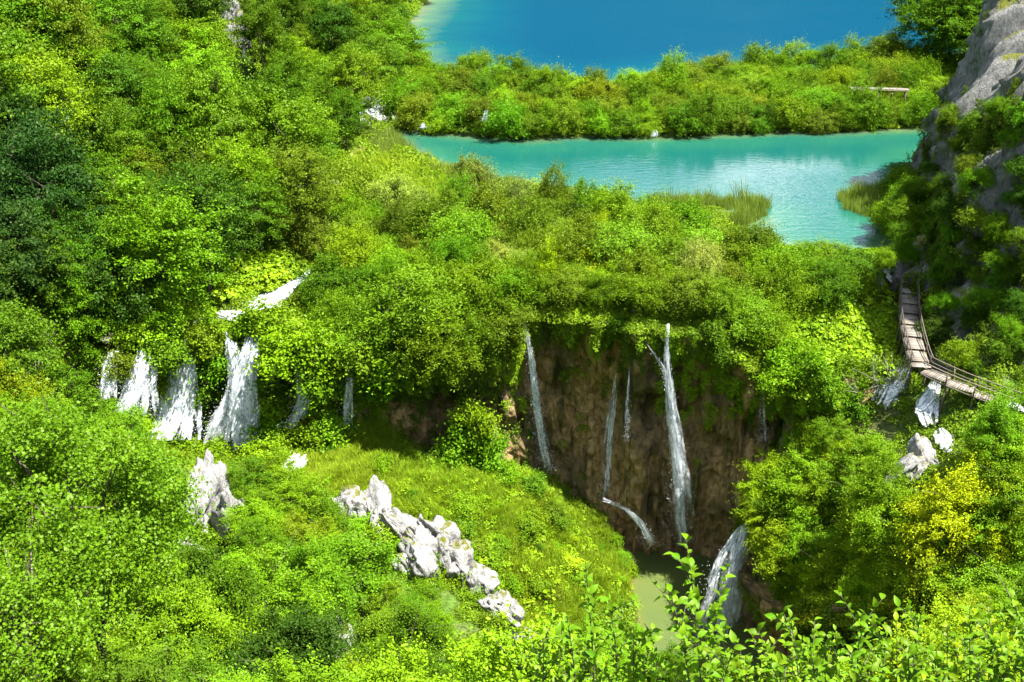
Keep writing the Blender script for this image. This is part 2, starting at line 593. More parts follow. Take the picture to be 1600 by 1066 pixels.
up_ctrl = [tuple(p) for p in LIP] + px_pts([
    (612, 200, .5), (700, 205, .5), (830, 214, .5), (960, 210, .5), (1080, 207, .5), (1220, 201, .5), (1380, 198, .5), (1460, 195, .5),
    (640, 110, 3.4), (760, 140, 3.5), (900, 150, 3.5), (1100, 138, 3.5), (1300, 118, 3.5), (1500, 100, 3.6), (620, 170, 1.5), (1520, 150, 2.5),
    (700, 285, .5), (780, 295, .5), (880, 312, .5), (990, 332, .5), (1180, 382, .5), (1300, 410, .5), (1390, 400, .4),
    (640, 245, .5), (600, 225, .5), (700, 340, 1.3), (850, 390, 1.7), (1000, 410, 1.6), (1150, 440, .9), (1270, 450, .3),
    (600, 420, .6), (560, 330, .6), (545, 270, .5), (620, 500, -1.5), (720, 470, .4), (500, 400, -.2), (470, 445, -1.6), (420, 485, -3.1), (365, 498, -3.4),
    (300, 500, -3.1), (400, 420, -.4), (300, 450, -1.5), (1300, 500, -1.8), (1385, 440, -.6), (1385, 520, -2.8), (1330, 560, -4)]) + \
    [(-60, 90, -2), (-60, 120, 1), (-60, 170, 2), (-60, 230, 4), (70, 85, 0), (70, 100, 1), (100, 200, 3), (120, 250, 4), (0, 330, 4), (120, 400, 6), (-80, 400, 8)]
Zup = TPS(up_ctrl, 0.2)

low_ctrl = [tuple(Py(a, b, y)) for a, b, y in [
    (160, 640, 84), (260, 700, 84), (370, 705, 84), (460, 690, 84.5), (560, 672, 83.5), (640, 700, 84), (700, 705, 84.5), (790, 728, 85), (850, 748, 85.5), (900, 785, 86.5),
    (960, 812, 87), (1000, 850, 87), (500, 740, 76), (560, 795, 71), (620, 822, 70), (700, 868, 69), (760, 925, 68), (800, 975, 67), (860, 1015, 66),
    (800, 800, 77), (880, 860, 77), (700, 760, 77), (930, 930, 75), (985, 895, 80), (960, 850, 83),
    (1330, 622, 82), (1400, 650, 78), (1455, 668, 75), (1410, 785, 67), (1475, 710, 70), (1590, 660, 71), (1185, 845, 77.5), (1260, 690, 82)]] + \
    [(30, 70, -15), (31, 62, -13), (35, 60, -9), (45, 60, -5), (34, 50, -7), (45, 45, -1), (60, 60, 4),
     (12, 62, -26), (5, 60, -19), (0, 62, -16.5), (-8, 62, -13), (-20, 64, -8.5), (-32, 62, -5), (-45, 65, 1), (-45, 80, -3), (-60, 75, 4),
     (15, 50, -17), (5, 50, -12), (-8, 50, -7.5), (-25, 48, -2), (-45, 45, 6),
     (20, 40, -6), (5, 40, -4), (-12, 40, -1.5), (-30, 35, 5), (35, 38, 0), (20, 30, 4), (0, 30, 5.5), (-18, 28, 8), (40, 28, 9),
     (12, 20, 14), (-6, 20, 15), (-25, 18, 19), (30, 18, 17), (0, 10, 26), (12, 10, 26), (-12, 10, 27), (0, 3, 35), (-25, 3, 36), (25, 3, 36), (0, -6, 38.5), (0, -30, 41), (60, -20, 42), (-60, -20, 42), (60, 15, 26), (-60, 15, 26)]
Zlow = TPS(low_ctrl, 0.2)

_fy = [-50, 60, 75, 86, 100, 116, 135, 162, 182, 205, 226, 297, 360, 420, 520, 3000]
_fx = [-75, -58, -48, -42.5, -36.5, -28.5, -24, -22.5, -31, -30, -28.5, -27, -43, -36, 10, 10]
CLIFF_BASE = [(62, 66), (51, 73), (42.5, 80), (40.4, 86), (42.3, 95), (46.0, 103), (47.5, 111), (50.5, 120), (55.5, 130), (61, 137), (72, 142), (95, 147)]
CLIFF_POLY = [(p[0], p[1]) for p in CLIFF_BASE] + [(400, 160), (400, 40), (90, 50)]

def terrain(x, y, cut=0.0):
    x, y = np.asarray(x, float), np.asarray(y, float)
    zu = np.clip(Zup(x, y), -6, 9)
    zl = np.clip(Zlow(x, y), -29, 45)
    n = fbm(x * 0.22, y * 0.22, 0, 4)
    led = np.clip(sstep(18, 22, x) * sstep(101, 97, y) + sstep(-14, -20, x) * sstep(100, 96, y), 0, 1)
    zu = zu + 0.25 * n + led * 1.1 * np.clip(fbm(x * 0.42, y * 0.42, 44.0, 2), -.5, 1)
    spur = sstep(-24, -19, x) * sstep(13, 9, x) * sstep(63, 67, y) * sstep(88, 85, y)
    zl = zl + 0.5 * n + spur * 0.9 * fbm(x * 0.33, y * 0.33, 61.0, 3)
    g = poly_sd(x, y, GORGE)
    zl = zl + (np.minimum(zl, -28.2 - 0.03 * np.clip(80 - y, 0, 30)) - zl) * sstep(0.9, -0.5, g - cut * 3.2 * sstep(17, 20, x) * sstep(54, 58, y))
    pl = poly_sd(x, y, PLATEAU)
    sh = cut * 4.2 * sstep(31, 27, x) * sstep(-52, -46, x)
    z = zl + (zu - zl) * sstep(0.4, -0.7, pl + sh)
    d = poly_sd(x, y, MIDLAKE)
    dm = np.clip(-d, 0, 60)
    z = np.where(d < 3, z + (np.minimum(z, np.where(d < 0, -0.15 - 0.3 * dm ** 1.02, 0.4)) - z) * sstep(2.5, 0, d), z)
    z = np.where(d >= 0, np.where((d < 6) & (y > 95), np.maximum(z, 0.12 + 0.04 * d), z), z)
    d2 = poly_sd(x, y, UPLAKE)
    dm2 = np.clip(-d2, 0, 80)
    z = np.where(d2 < 3, z + (np.minimum(z, np.where(d2 < 0, UP - 0.15 - 0.22 * dm2, UP + 0.4)) - z) * sstep(2.5, 0, d2), z)
    z = np.where((d2 >= 0) & (d2 < 6), np.maximum(z, UP + 0.15), z)
    fx = np.interp(y, _fy, _fx)
    hill = 0.60 * (fx - x) * (0.9 + 0.1 * np.sin(y * 0.07 + 1)) - 0.2 + 1.2 * fbm(x * 0.06, y * 0.06, 3.0, 3) * sstep(0, 10, fx - x)
    hill = np.minimum(hill, 46 + 0.15 * (fx - x))
    wleft = sstep(58, 78, y)
    base_at = np.where(y > 195, 3.2, np.where(y > 84, 0.0, z))
    z = np.where(x < fx, np.maximum(z, (base_at + hill) * wleft + z * (1 - wleft)), z)
    c = poly_sd(x, y, CLIFF_POLY)
    top = np.interp(y, [60, 72, 82, 95, 103, 109, 114, 118, 124, 132, 145], [8, 12.5, 17, 19, 16, 14, 17, 22, 24, 25, 25]) + 0.3 * np.clip(-c, 0, 120) + 1.5 * fbm(x * 0.05, y * 0.05, 8.0, 3)
    lean = np.interp(y, [60, 85, 100, 118, 135], [0.7, 0.3, 0.26, 0.22, 0.18])
    zc = np.minimum((-c - 1.6 - 1.8 * cut) / lean * 0.98, top)
    z = np.where(c < -1.6 - 1.8 * cut, np.maximum(z, zc), z)
    far = np.clip((np.hypot(x - 30, y - 200) - 330) * 0.22, 0, 170) + 14 * fbm(x * 0.01, y * 0.01, 5.0, 3) * sstep(330, 520, np.hypot(x - 30, y - 200))
    farside = sstep(150, 190, y) * np.clip((x - 130) * 0.4, 0, 60)
    return z + np.where(d2 < 0, 0, far) + np.where(d2 < 0, 0, farside)

def axis(lo, a, step, b, hi, grow=1.09):
    mid = list(np.arange(a, b + step, step))
    left, s, p = [], step, a
    while p > lo:
        s *= grow
        p -= s
        left.append(p)
    right, s, p = [], step, mid[-1]
    while p < hi:
        s *= grow
        p += s
        right.append(p)
    return np.array(left[::-1] + mid + right)

XS = axis(-2600, -62, 0.7, 66, 2600, 1.07)
YS = axis(-2200, -4, 0.7, 128, 3200, 1.035)
GX, GY = np.meshgrid(XS, YS, indexing='ij')
GZ = terrain(GX, GY)
TAN = [[(556, 232), (580, 232), (575, 262), (548, 310), (515, 318), (528, 280)]]
ppx, ppy, _ = project(np.stack([GX, GY, GZ], -1))
pathmask = np.zeros(GX.shape)
for q in TAN:
    pathmask = np.maximum(pathmask, sstep(8, -4, poly_sd(ppx, ppy, q)) * (GY > 90) * (GY < 170))

def gz(x, y):
    """bilinear height of the built ground"""
    x, y = np.asarray(x, float), np.asarray(y, float)
    i = np.clip(np.searchsorted(XS, x) - 1, 0, len(XS) - 2)
    j = np.clip(np.searchsorted(YS, y) - 1, 0, len(YS) - 2)
    tx = (x - XS[i]) / (XS[i + 1] - XS[i])
    ty = (y - YS[j]) / (YS[j + 1] - YS[j])
    return (GZ[i, j] * (1 - tx) + GZ[i + 1, j] * tx) * (1 - ty) + (GZ[i, j + 1] * (1 - tx) + GZ[i + 1, j + 1] * tx) * ty

_steps = np.concatenate([np.arange(1.5, 130, 0.35), np.arange(130, 420, 1.2)])
def hit(px, py, h=0.0, ymin=20.0):
    """first point along the sight line, ymin or more ahead, that is h above the ground"""
    px, py = np.atleast_1d(np.asarray(px, float)), np.atleast_1d(np.asarray(py, float))
    h = np.broadcast_to(np.asarray(h, float), px.shape)
    out = np.full((len(px), 3), np.nan)
    for a in range(0, len(px), 4000):
        d = ray(px[a:a + 4000], py[a:a + 4000])
        t = _steps[None, :] / d[:, 1:2]
        X = d[:, 0:1] * t
        Y = np.broadcast_to(_steps[None, :], X.shape)
        Z = CAMZ + d[:, 2:3] * t
        below = (Z <= gz(X, Y) + h[a:a + 4000, None]) & (Y >= ymin)
        k = np.argmax(below, axis=1)
        ok = below.any(axis=1)
        r = np.arange(len(k))
        p = np.stack([X[r, k], Y[r, k], Z[r, k]], -1)
        p[~ok] = np.nan
        out[a:a + 4000] = p
    return out

GMESH = terrain(GX, GY, 1.0)
me = mesh_np('ground', np.stack([GX, GY, GMESH], -1).reshape(-1, 3), grid_faces(len(XS), len(YS)), M['ground'], True, {'path': pathmask})
obj('ground', me, kind='structure', label='green valley ground under the woods and waterfalls')

# ------------------------------------------------------------------ water bodies
def water(name, poly, z, mat, label, step, pad=2.0, depth_poly=None):
    poly = np.array(poly)
    lo, hi = poly.min(0) - pad, poly.max(0) + pad
    xs = np.arange(lo[0], hi[0] + step, step)
    ys = np.arange(lo[1], hi[1] + step, step)
    X, Y = np.meshgrid(xs, ys, indexing='ij')
    sd = poly_sd(X, Y, poly)
    keep = sd < pad
    f = grid_faces(len(xs), len(ys))
    f = f[keep.ravel()[f].all(axis=1)]
    dep = np.clip(z - gz(X, Y), 0, 20)
    used = np.unique(f)
    remap = np.full(X.size, -1)
    remap[used] = np.arange(len(used))
    v = np.stack([X, Y, np.full(X.shape, z)], -1).reshape(-1, 3)[used]
    me = mesh_np(name, v, remap[f], mat, True, {'depth': dep.ravel()[used]})
    return obj(name, me, kind='structure', label=label)
water('turquoise_lake', MIDLAKE, MID, M['lake_mid'], 'turquoise lake between the two wooded barriers', 1.0)
water('blue_lake', UPLAKE, UP, M['lake_up'], 'deep blue upper lake beyond the far barrier', 2.0)
water('gorge_pool', GORGE, POOL_Z, M['pool'], 'shallow green pool at the foot of the brown wall', 0.6, 0.8)

# ------------------------------------------------------------------ rock walls
def resample(pts, step):
    pts = np.asarray(pts, float)
    for _ in range(2):                       # Chaikin rounding
        q = [pts[0]]
        for a, b in zip(pts[:-1], pts[1:]):
            q += [a * 0.75 + b * 0.25, a * 0.25 + b * 0.75]
        pts = np.array(q + [pts[-1]])
    seg = np.r_[0, np.cumsum(np.linalg.norm(np.diff(pts[:, :2], axis=0), axis=1))]
    t = np.arange(0, seg[-1], step)
    return np.stack([np.interp(t, seg, pts[:, k]) for k in range(pts.shape[1])], -1), t

def curtain(name, path, step, rows, ztop, zbot, prof, mat, label, side=1.0, lean=None, smooth=True):
    """upright rock sheet along a plan path; side=+1 puts the outside on the right hand of the path"""
    p, s = resample(path, step)
    tan = np.gradient(p[:, :2], axis=0)
    tan /= np.linalg.norm(tan, axis=1)[:, None]
    nrm = side * np.stack([tan[:, 1], -tan[:, 0]], -1)
    zt, zb = ztop(p, s), zbot(p, s, nrm)
    h = np.linspace(0, 1, rows)
    Z = zt[:, None] + (zb - zt)[:, None] * h[None, :]
    S = np.broadcast_to(s[:, None], Z.shape)
    D = prof(S, Z, h[None, :], p)
    if lean is not None:
        D = D - lean(p)[:, None] * (Z - zb[:, None])
    X = p[:, 0:1] + nrm[:, 0:1] * D
    Y = p[:, 1:2] + nrm[:, 1:2] * D
    # back edge so that the top has a real thickness
    V = np.stack([X, Y, Z], -1)
    bk = []
    for dd in (7.0, 5.6, 4.2, 2.8, 1.4):
        b = V[:, 0].copy()
        b[:, :2] -= nrm * dd
        b[:, 2] = np.maximum(b[:, 2] - .3, gz(b[:, 0], b[:, 1]) + .06) if side > 0 else b[:, 2] + dd * 1.1 + 2.0 * vnoise(b[:, 0] * .6, b[:, 1] * .6, 3.0) * min(1, dd / 2)
        bk.append(b)
    V = np.concatenate([np.stack(bk, 1), V], 1)
    me = mesh_np(name, V.reshape(-1, 3), grid_faces(V.shape[0], V.shape[1]), mat, smooth)
    obj(name, me, kind='structure', label=label)
    return V[:, 5:].reshape(-1, 3), np.repeat(nrm, rows, axis=0)

def wall_prof(S, Z, h, p):
    col = np.abs(vnoise(S * 0.45, Z * 0.05, 2.0)) * 1.7
    big = fbm(S * 0.13, Z * 0.10, 7.0, 3) * 1.5
    fine = fbm(S * 1.0, Z * 0.42, 1.0, 5) * 0.75 + np.abs(vnoise(S * 1.6, Z * 0.12, 8.0)) * 0.5
    under = 0.9 * sstep(0.12, 0.0, h) - 1.5 * np.exp(-((h - 0.45) / 0.25) ** 2) + 0.8 * sstep(0.8, 1.0, h)
    fine = fine + .35 * (1 - np.abs(vnoise(S * 2.2, Z * 0.9, 3.0))) ** 2 + .22 * vnoise(S * 4, Z * 2.0, 6.0) - .5 * np.clip(.22 - np.abs(vnoise(S * 0.55, Z * 0.1, 13.0)), 0, 1) * 4
    # caves
    X = np.broadcast_to(p[:, 0:1], S.shape)
    cave = 0
    for cx, cz, rx, rz, dd in ((-6.3, -9.0, 1.6, 2.2, 3.5), (-9.5, -8, 2.2, 1.6, 2.0), (25.5, -11, 3.0, 2.6, 3.5), (15, -11.5, 3, 1.4, 1.5)):
        cave = cave + dd * np.exp(-((X - cx) / rx) ** 2 - ((Z - cz) / rz) ** 2)
    return 0.7 + under + col * 0.8 + big + fine - cave

def wall_bot(p, s, nrm):
    q = p[:, :2] + nrm * 3.0
    return np.minimum(gz(q[:, 0], q[:, 1]), gz(p[:, 0] + nrm[:, 0] * 1.5, p[:, 1] + nrm[:, 1] * 1.5)) - 1.0

WALL_V, WALL_N = curtain('travertine_wall', [p for p in LIP[:21]] + [(29.5, 84.5, -6), (31.5, 84, -7)], 0.22, 130,
                         lambda p, s: p[:, 2] + 0.15, wall_bot, wall_prof, M['travertine'], 'brown travertine wall behind the thin waterfalls')

def east_prof(S, Z, h, p):
    return 0.4 + np.abs(vnoise(S * 0.5, Z * 0.06, 4.0)) * 1.1 + fbm(S * 0.2, Z * 0.15, 6.0, 3) * 0.8 + fbm(S * 1.2, Z * 0.5, 5.0, 3) * 0.35 - 0.9 * np.exp(-((h - 0.5) / 0.3) ** 2)
EAST = [(29.5, 85.5), (27, 82.8), (24.5, 80.5), (22.3, 77), (23, 72), (26, 66), (31, 58), (32, 54)]
EAST_V, EAST_N = curtain('gorge_wall', [(x, y, 0) for x, y in EAST], 0.4, 44,
                         lambda p, s: gz(p[:, 0] + 1.6, p[:, 1] + 0.2) + 0.2, lambda p, s, n: np.full(len(p), -30.0), east_prof, M['travertine'],
                         'dark brown gorge wall beside the broad white fall', side=1.0)

def cliff_prof(S, Z, h, p):
    return 0.2 + np.abs(vnoise(S * 0.3, Z * 0.09, 12.0)) * 2.8 + .5 * (1 - np.abs(vnoise(S * 1.5, Z * 0.5, 23.0))) ** 2 + .25 * vnoise(S * 3, Z * 1.4, 27.0) + fbm(S * 0.12, Z * 0.12, 16.0, 3) * 1.3 + fbm(S * 0.8, Z * 0.3, 15.0, 5) * 1.0 - np.clip(.25 - np.abs(vnoise(S * 0.7, Z * 0.12, 19.0)), 0, 1) * 3.5 - 0.5
def cliff_top(p, s):
    return np.interp(p[:, 1], [60, 72, 82, 95, 103, 109, 114, 118, 124, 132, 145], [9, 14, 19, 21, 18, 16, 19, 25, 28, 30, 31]) + 2.6 * vnoise(s * 0.25, 3.0) + 1.6 * vnoise(s * 0.9, 9.0)
def cliff_lean(p):
    return np.interp(p[:, 1], [60, 85, 100, 118, 135], [0.7, 0.3, 0.26, 0.22, 0.18])
CLIFF_V, CLIFF_N = curtain('limestone_cliff', [(x, y, 0) for x, y in CLIFF_BASE], 0.4, 96,
                           cliff_top, lambda p, s, n: np.minimum(gz(p[:, 0] + n[:, 0], p[:, 1] + n[:, 1]), 0) - 1.5, cliff_prof, M['cliff_rock'],
                           'grey limestone cliff rising beside the boardwalk', side=-1.0, lean=cliff_lean)

def surf_at(px, py, V, rad=7.0, pull=0.3):
    qx, qy, dep = project(V)
    d2 = (qx - px) ** 2 + (qy - py) ** 2
    k = np.where(d2 < rad * rad)[0]
    if len(k) == 0:
        k = np.array([np.argmin(d2)])
    b = k[np.argmin(dep[k])]
    t = 1 - pull / dep[b]
    d = ray(px, py)
    dd = d / np.linalg.norm(d)
    depth = dep[b] - pull
    return d * depth + np.array([0, 0, CAMZ])

# ------------------------------------------------------------------ leaf and crown meshes
def unit(v):
    return v / (np.linalg.norm(v, axis=-1, keepdims=True) + 1e-9)

def leaf_quads(c, n, L, W, r):
    n = unit(n)
    t = unit(np.cross(n, r.normal(size=c.shape)))
    b = np.cross(n, t)
    L, W = np.asarray(L)[..., None] * 0.5, np.asarray(W)[..., None] * 0.5
    v = np.stack([c - t * L, c + b * W - t * L * 0.1, c + t * L, c - b * W - t * L * 0.1], 1).reshape(-1, 3)
    return v, np.arange(len(v)).reshape(-1, 4)

def crown_points(r, radii, zc, lobes, clumps, per, sig, lobe_r=None, spread=0.78, floor=-0.85, flat=0.6):
    """leafy sprays that radiate from the middle of an uneven crown"""
    radii = np.array(radii)
    m = clumps * 6
    d = unit(r.normal(size=(m, 3)))
    o = r.random(3) * 40
    env = 0.86 + 0.42 * fbm(d[:, 0] * 1.5 + o[0], d[:, 1] * 1.5 + o[1], d[:, 2] * 1.5 + o[2], 3)
    p = d * (env * (0.42 + 0.58 * np.sqrt(r.random(m))))[:, None]
    gaps = vnoise(p[:, 0] * 3.2 + o[1], p[:, 1] * 3.2 + o[2], p[:, 2] * 3.2 + o[0])
    bad = ((d[:, 2] < -0.25) & (r.random(m) < 0.7)) | (p[:, 2] < floor) | (gaps < -0.28)
    sel = np.where(~bad)[0][:clumps]
    cs, ns = p[sel] * radii + np.array([0, 0, zc]), d[sel]
    n = len(cs) * per
    idx = np.repeat(np.arange(len(cs)), per)
    cv = r.random(len(cs))
    size = r.uniform(0.6, 1.45, len(cs))
    ax = unit(ns * np.array([1, 1, 0.55]) + np.array([0, 0, 0.12]) + r.normal(size=ns.shape) * 0.35)
    s_ = np.abs(r.normal(size=n)) * 1.5 - 0.6
    off = ax[idx] * (s_ * sig * 1.35 * size[idx])[:, None] + r.normal(size=(n, 3)) * (sig * 0.62 * size[idx])[:, None] * np.array([1, 1, flat])
    off[:, 2] -= 0.12 * np.clip(s_, 0, 3) ** 2 * sig
    pts = cs[idx] + off
    nr = ns[idx] * 0.25 + np.array([0, 0, 0.6]) + r.normal(size=(n, 3)) * 0.62
    v = np.clip(0.5 * cv[idx] + 0.5 * r.random(n), 0, 1)
    return pts, nr, v, cs[:: max(1, len(cs) // 12)][:12] * np.array([.8, .8, 1]) + np.array([0, 0, -.1])

def crown_mesh(name, seed, radii, zc, lobes, clumps, per, sig, L, W, mat, **kw):
    r = np.random.default_rng(seed)
    pts, nr, v, lc = crown_points(r, radii, zc, lobes, clumps, per, sig, **kw)
    k = r.uniform(0.7, 1.3, len(pts))
    vv, ff = leaf_quads(pts, nr, L * k, W * k, r)
    return mesh_np(name, vv, ff, mat, False, {'v': np.repeat(v, 4)}), lc

def trunk_mesh(name, seed, zc, lobes, r0, mat, stems=1):
    r = np.random.default_rng(seed + 100)
    parts = []
    for st in range(stems):
        top = np.array([r.normal() * 0.25, r.normal() * 0.25, zc * 1.0])
        foot = np.array([r.normal() * 0.15, r.normal() * 0.15, 0]) * (stems > 1) * 2
        t = np.linspace(0, 1, 7)[:, None]
        c = foot + (top - foot) * t + np.sin(t * 5 + r.random() * 6) * np.array([0.12, 0.1, 0]) * t
        c[0, 2] = -0.8
        parts.append(tube(c, np.linspace(r0, r0 * 0.4, 7), 7))
    for q in lobes:
        s = c[3] + (c[6] - c[3]) * r.uniform(0.0, 1.0)
        t = np.linspace(0, 1, 5)[:, None]
        m = s + (q - s) * t + np.array([0, 0, 1]) * (np.sin(t * np.pi) * 0.25)
        parts.append(tube(m, np.linspace(r0 * 0.42, r0 * 0.1, 5), 5))
        for b in range(2):
            e = q + r.normal(size=3) * 0.9
            m2 = m[3] + (e - m[3]) * np.linspace(0, 1, 3)[:, None]
            parts.append(tube(m2, np.linspace(r0 * 0.16, r0 * 0.05, 3), 4))
    v, f = join(parts)
    return mesh_np(name, v, f, mat, True)

PROTO = {}
def proto(kind, seed, radii, zc, lobes, clumps, per, sig, L, W, r0, stems=1, mat='leaf', **kw):
    cm, lc = crown_mesh(kind + '_crown', seed, radii, zc, lobes, clumps, per, sig, L, W, M[mat], **kw)
    tm = trunk_mesh(kind + '_trunk', seed, zc, lc[:8], r0, M['bark'], stems)
    PROTO.setdefault(kind, []).append((cm, tm, max(radii[0], radii[1]), zc, radii[2]))

for sd in range(7):
    r_ = np.random.default_rng(50 + sd)
    proto('broadleaf', sd, (3.1 + r_.random() * .8, 3.1 + r_.random() * .8, 3.4 + r_.random() * 1.6), 5.8, 17, 185, 115, 0.40, 0.195, 0.12, 0.19, flat=0.45)
for sd in range(6):
    proto('willow', 20 + sd, (2.5, 2.4, 1.9 + 0.2 * sd), 1.7, 13 + 2 * sd, 190, 85, 0.32, 0.23, 0.075, 0.07, 3, lobe_r=(0.16, 0.48), spread=0.98, flat=0.9)
for sd in range(6):
    proto('copse', 40 + sd, (2.3, 2.3, 2.4 + 0.35 * sd), 4.4, 15 + 2 * sd, 250, 95, 0.24, 0.135, 0.075, 0.11, 2, lobe_r=(0.15, 0.4), spread=0.92, flat=0.45)
for sd in range(2):
    proto('dense', 60 + sd, (3.0, 3.0, 4.2), 6.0, 18, 200, 70, 0.33, 0.24, 0.15, 0.2, lobe_r=(0.22, 0.38), flat=0.5)

TONE = {
    'mid green': (0.060, 0.132, 0.005), 'fresh green': (0.080, 0.164, 0.005), 'bright green': (0.106, 0.198, 0.005), 'olive green': (0.092, 0.148, 0.007),
    'dark green': (0.034, 0.080, 0.006), 'blue-green': (0.020, 0.056, 0.010), 'yellow-green': (0.138, 0.218, 0.005), 'yellow': (0.225, 0.295, 0.005), 'pale green': (0.122, 0.175, 0.025)}

ORD = ['first', 'second', 'third', 'fourth', 'fifth', 'sixth', 'seventh', 'eighth', 'ninth', 'tenth', 'eleventh', 'twelfth', 'thirteenth', 'fourteenth', 'fifteenth',
       'sixteenth', 'seventeenth', 'eighteenth', 'nineteenth', 'twentieth']
PLANTS = []
def plant(kind, pos, scale, tone, zone, name, variant=None, zs=1.0, cat='tree', label=None, tilt=0.05):
    ps = PROTO[kind]
    cm, tm, rad, zc, rz = ps[int(rng.integers(len(ps))) if variant is None else variant]
    e = bpy.data.objects.new(name, None)
    C.objects.link(e)
    e.location = [float(v) for v in pos]
    e.rotation_euler = (float(rng.normal() * tilt), float(rng.normal() * tilt), float(rng.random() * 6.283))
    e.scale = (scale * float(rng.uniform(.82, 1.25)), scale * float(rng.uniform(.82, 1.25)), scale * zs)
    e.empty_display_size = 0.3
    e['category'] = cat
    e['group'] = zone
    jit = np.exp(rng.normal(size=3) * np.array([0.06, 0.06, 0.12]))
    col = np.clip(np.array(TONE[tone]) * jit * math.exp(rng.normal() * .16), 0.003, 0.5)
    obj('crown' if cat == 'tree' else 'foliage', cm, e, color=col)
    obj('trunk' if cat == 'tree' else 'stem', tm, e)
    top = np.array(pos) + np.array([0, 0, zc * scale * zs])
    px, py, dep = project(top)
    PLANTS.append(dict(o=e, px=float(px), py=float(py), tone=tone, zone=zone, cat=cat, label=label, size=rad * scale, kind=kind))
    return e

def pick(r, weights):
    k = list(weights)
    w = np.array([weights[a] for a in k], float)
    return k[int(r.choice(len(k), p=w / w.sum()))]

def in_poly(px, py, poly):
    return poly_sd(np.asarray(px, float), np.asarray(py, float), poly) < 0

def grove(kind, poly, tones, zone, name, cat, size=(0.8, 1.2), gap=0.6, tries=1500, seed=0, zs=(0.9, 1.15), avoid=(), maxn=290, yrange=(22, 400), tonefn=None):
    r = np.random.default_rng(seed)
    poly = np.array(poly, float)
    lo, hi = poly.min(0), poly.max(0)
    px = r.uniform(lo[0], hi[0], tries)
    py = r.uniform(lo[1], hi[1], tries)
    ok = in_poly(px, py, poly)
    for a in avoid:
        ok &= ~in_poly(px, py, a)
    px, py = px[ok], py[ok]
    sc = r.uniform(*size, len(px))
    zsv = r.uniform(*zs, len(px))
    _, _, rad, zc, _ = PROTO[kind][0]
    P = hit(px, py, zc * sc * zsv, yrange[0])
    q = np.nan_to_num(P)
    wet_ = (poly_sd(q[:, 0], q[:, 1], MIDLAKE) < -0.3) | (poly_sd(q[:, 0], q[:, 1], UPLAKE) < -0.3) | (poly_sd(q[:, 0], q[:, 1], GORGE) < 0.3)
    acc = []
    n = 0
    for k in range(len(px)):
        p = P[k]
        if not np.isfinite(p[0]) or not (yrange[0] + .6 < p[1] < yrange[1]):
            continue
        g = gz(p[0], p[1])
        if wet_[k]:
            continue
        dist = math.sqrt(p[0] ** 2 + p[1] ** 2 + (CAMZ - p[2]) ** 2)
        rp = F * rad * sc[k] / dist
        bad = False
        for (ax, ay, ar) in acc:
            if ((px[k] - ax) / 1.0) ** 2 + ((py[k] - ay) * 1.35) ** 2 < (gap * (rp + ar)) ** 2:
                bad = True
                break
        if bad:
            continue
        acc.append((px[k], py[k], rp))
        tone = tonefn(px[k], py[k], r) if tonefn else pick(r, tones)
        plant(kind, (p[0], p[1], g), float(sc[k]), tone, zone, name, zs=float(zsv[k]), cat=cat)
        n += 1
        if n >= maxn:
            break
    return n

def hand(kind, px, py, scale, tone, zone, name, cat='tree', zs=1.0, label=None, variant=None):
    _, _, rad, zc, _ = PROTO[kind][0]
    p = hit([px], [py], zc * scale * zs)[0]
    return plant(kind, (p[0], p[1], gz(p[0], p[1])), scale, tone, zone, name, zs=zs, cat=cat, label=label, variant=variant)

STREAM_L = [(480, 425), (500, 440), (470, 500), (330, 510), (335, 490), (430, 465)]
HILL = [(-40, -60), (690, -60), (662, 12), (632, 70), (604, 112), (558, 150), (545, 185), (515, 215), (482, 280), (430, 335), (330, 385), (250, 435), (190, 475), (140, 520), (90, 580), (-40, 600)]
def hill_tone(px, py, r):
    if px < 75 and 215 < py < 420:
        return pick(r, {'blue-green': 3, 'dark green': 1})
    if px < 60 and 150 < py < 250:
        return 'yellow-green'
    if py > 300 and px < 330:
        return pick(r, {'dark green': 3, 'mid green': 3, 'fresh green': 1.5})
    if py < 60 and px < 200:
        return pick(r, {'dark green': 2, 'mid green': 2})
    return pick(r, {'mid green': 4, 'fresh green': 4, 'bright green': 2, 'dark green': 1.2, 'olive green': 1})
n1 = grove('broadleaf', HILL, None, 'trees on the wooded hillside', 'broadleaf_tree', 'tree', (0.68, 1.42), 0.53, 4500, 1, (0.85, 1.3), tonefn=hill_tone, yrange=(62, 400), avoid=[[(322, -40), (404, -40), (408, 185), (332, 185)], [(240, 40), (300, 40), (300, 140), (240, 140)], [(395, 85), (450, 85), (450, 150), (395, 150)], [(35, 470), (135, 470), (150, 640), (35, 640)], [(150, 460), (270, 440), (265, 560), (140, 570)]])

BARA = [(618, 82), (700, 92), (800, 104), (838, 140), (1000, 120), (1150, 104), (1300, 92), (1430, 78), (1505, 110), (1490, 192), (1300, 196), (1100, 203), (900, 207), (760, 206), (640, 196), (624, 150)]
n2 = grove('willow', BARA, {'olive green': 4, 'fresh green': 3, 'bright green': 3, 'mid green': 2, 'yellow-green': .6}, 'shrubs on the far barrier between the lakes', 'willow_shrub', 'shrub',
           (0.8, 1.35), 0.50, 4000, 2, (0.75, 1.25), avoid=[[(824, 128), (850, 128), (850, 142), (824, 142)], [(1335, 128), (1425, 128), (1425, 142), (1335, 142)]])
BARB = [(575, 235), (635, 238), (700, 275), (820, 296), (960, 330), (1060, 345), (1150, 372), (1230, 402), (1370, 412), (1350, 455), (1200, 470), (1160, 488), (1000, 470), (850, 470), (800, 495), (640, 545), (575, 560), (500, 560), (495, 470), (500, 400), (470, 350)]
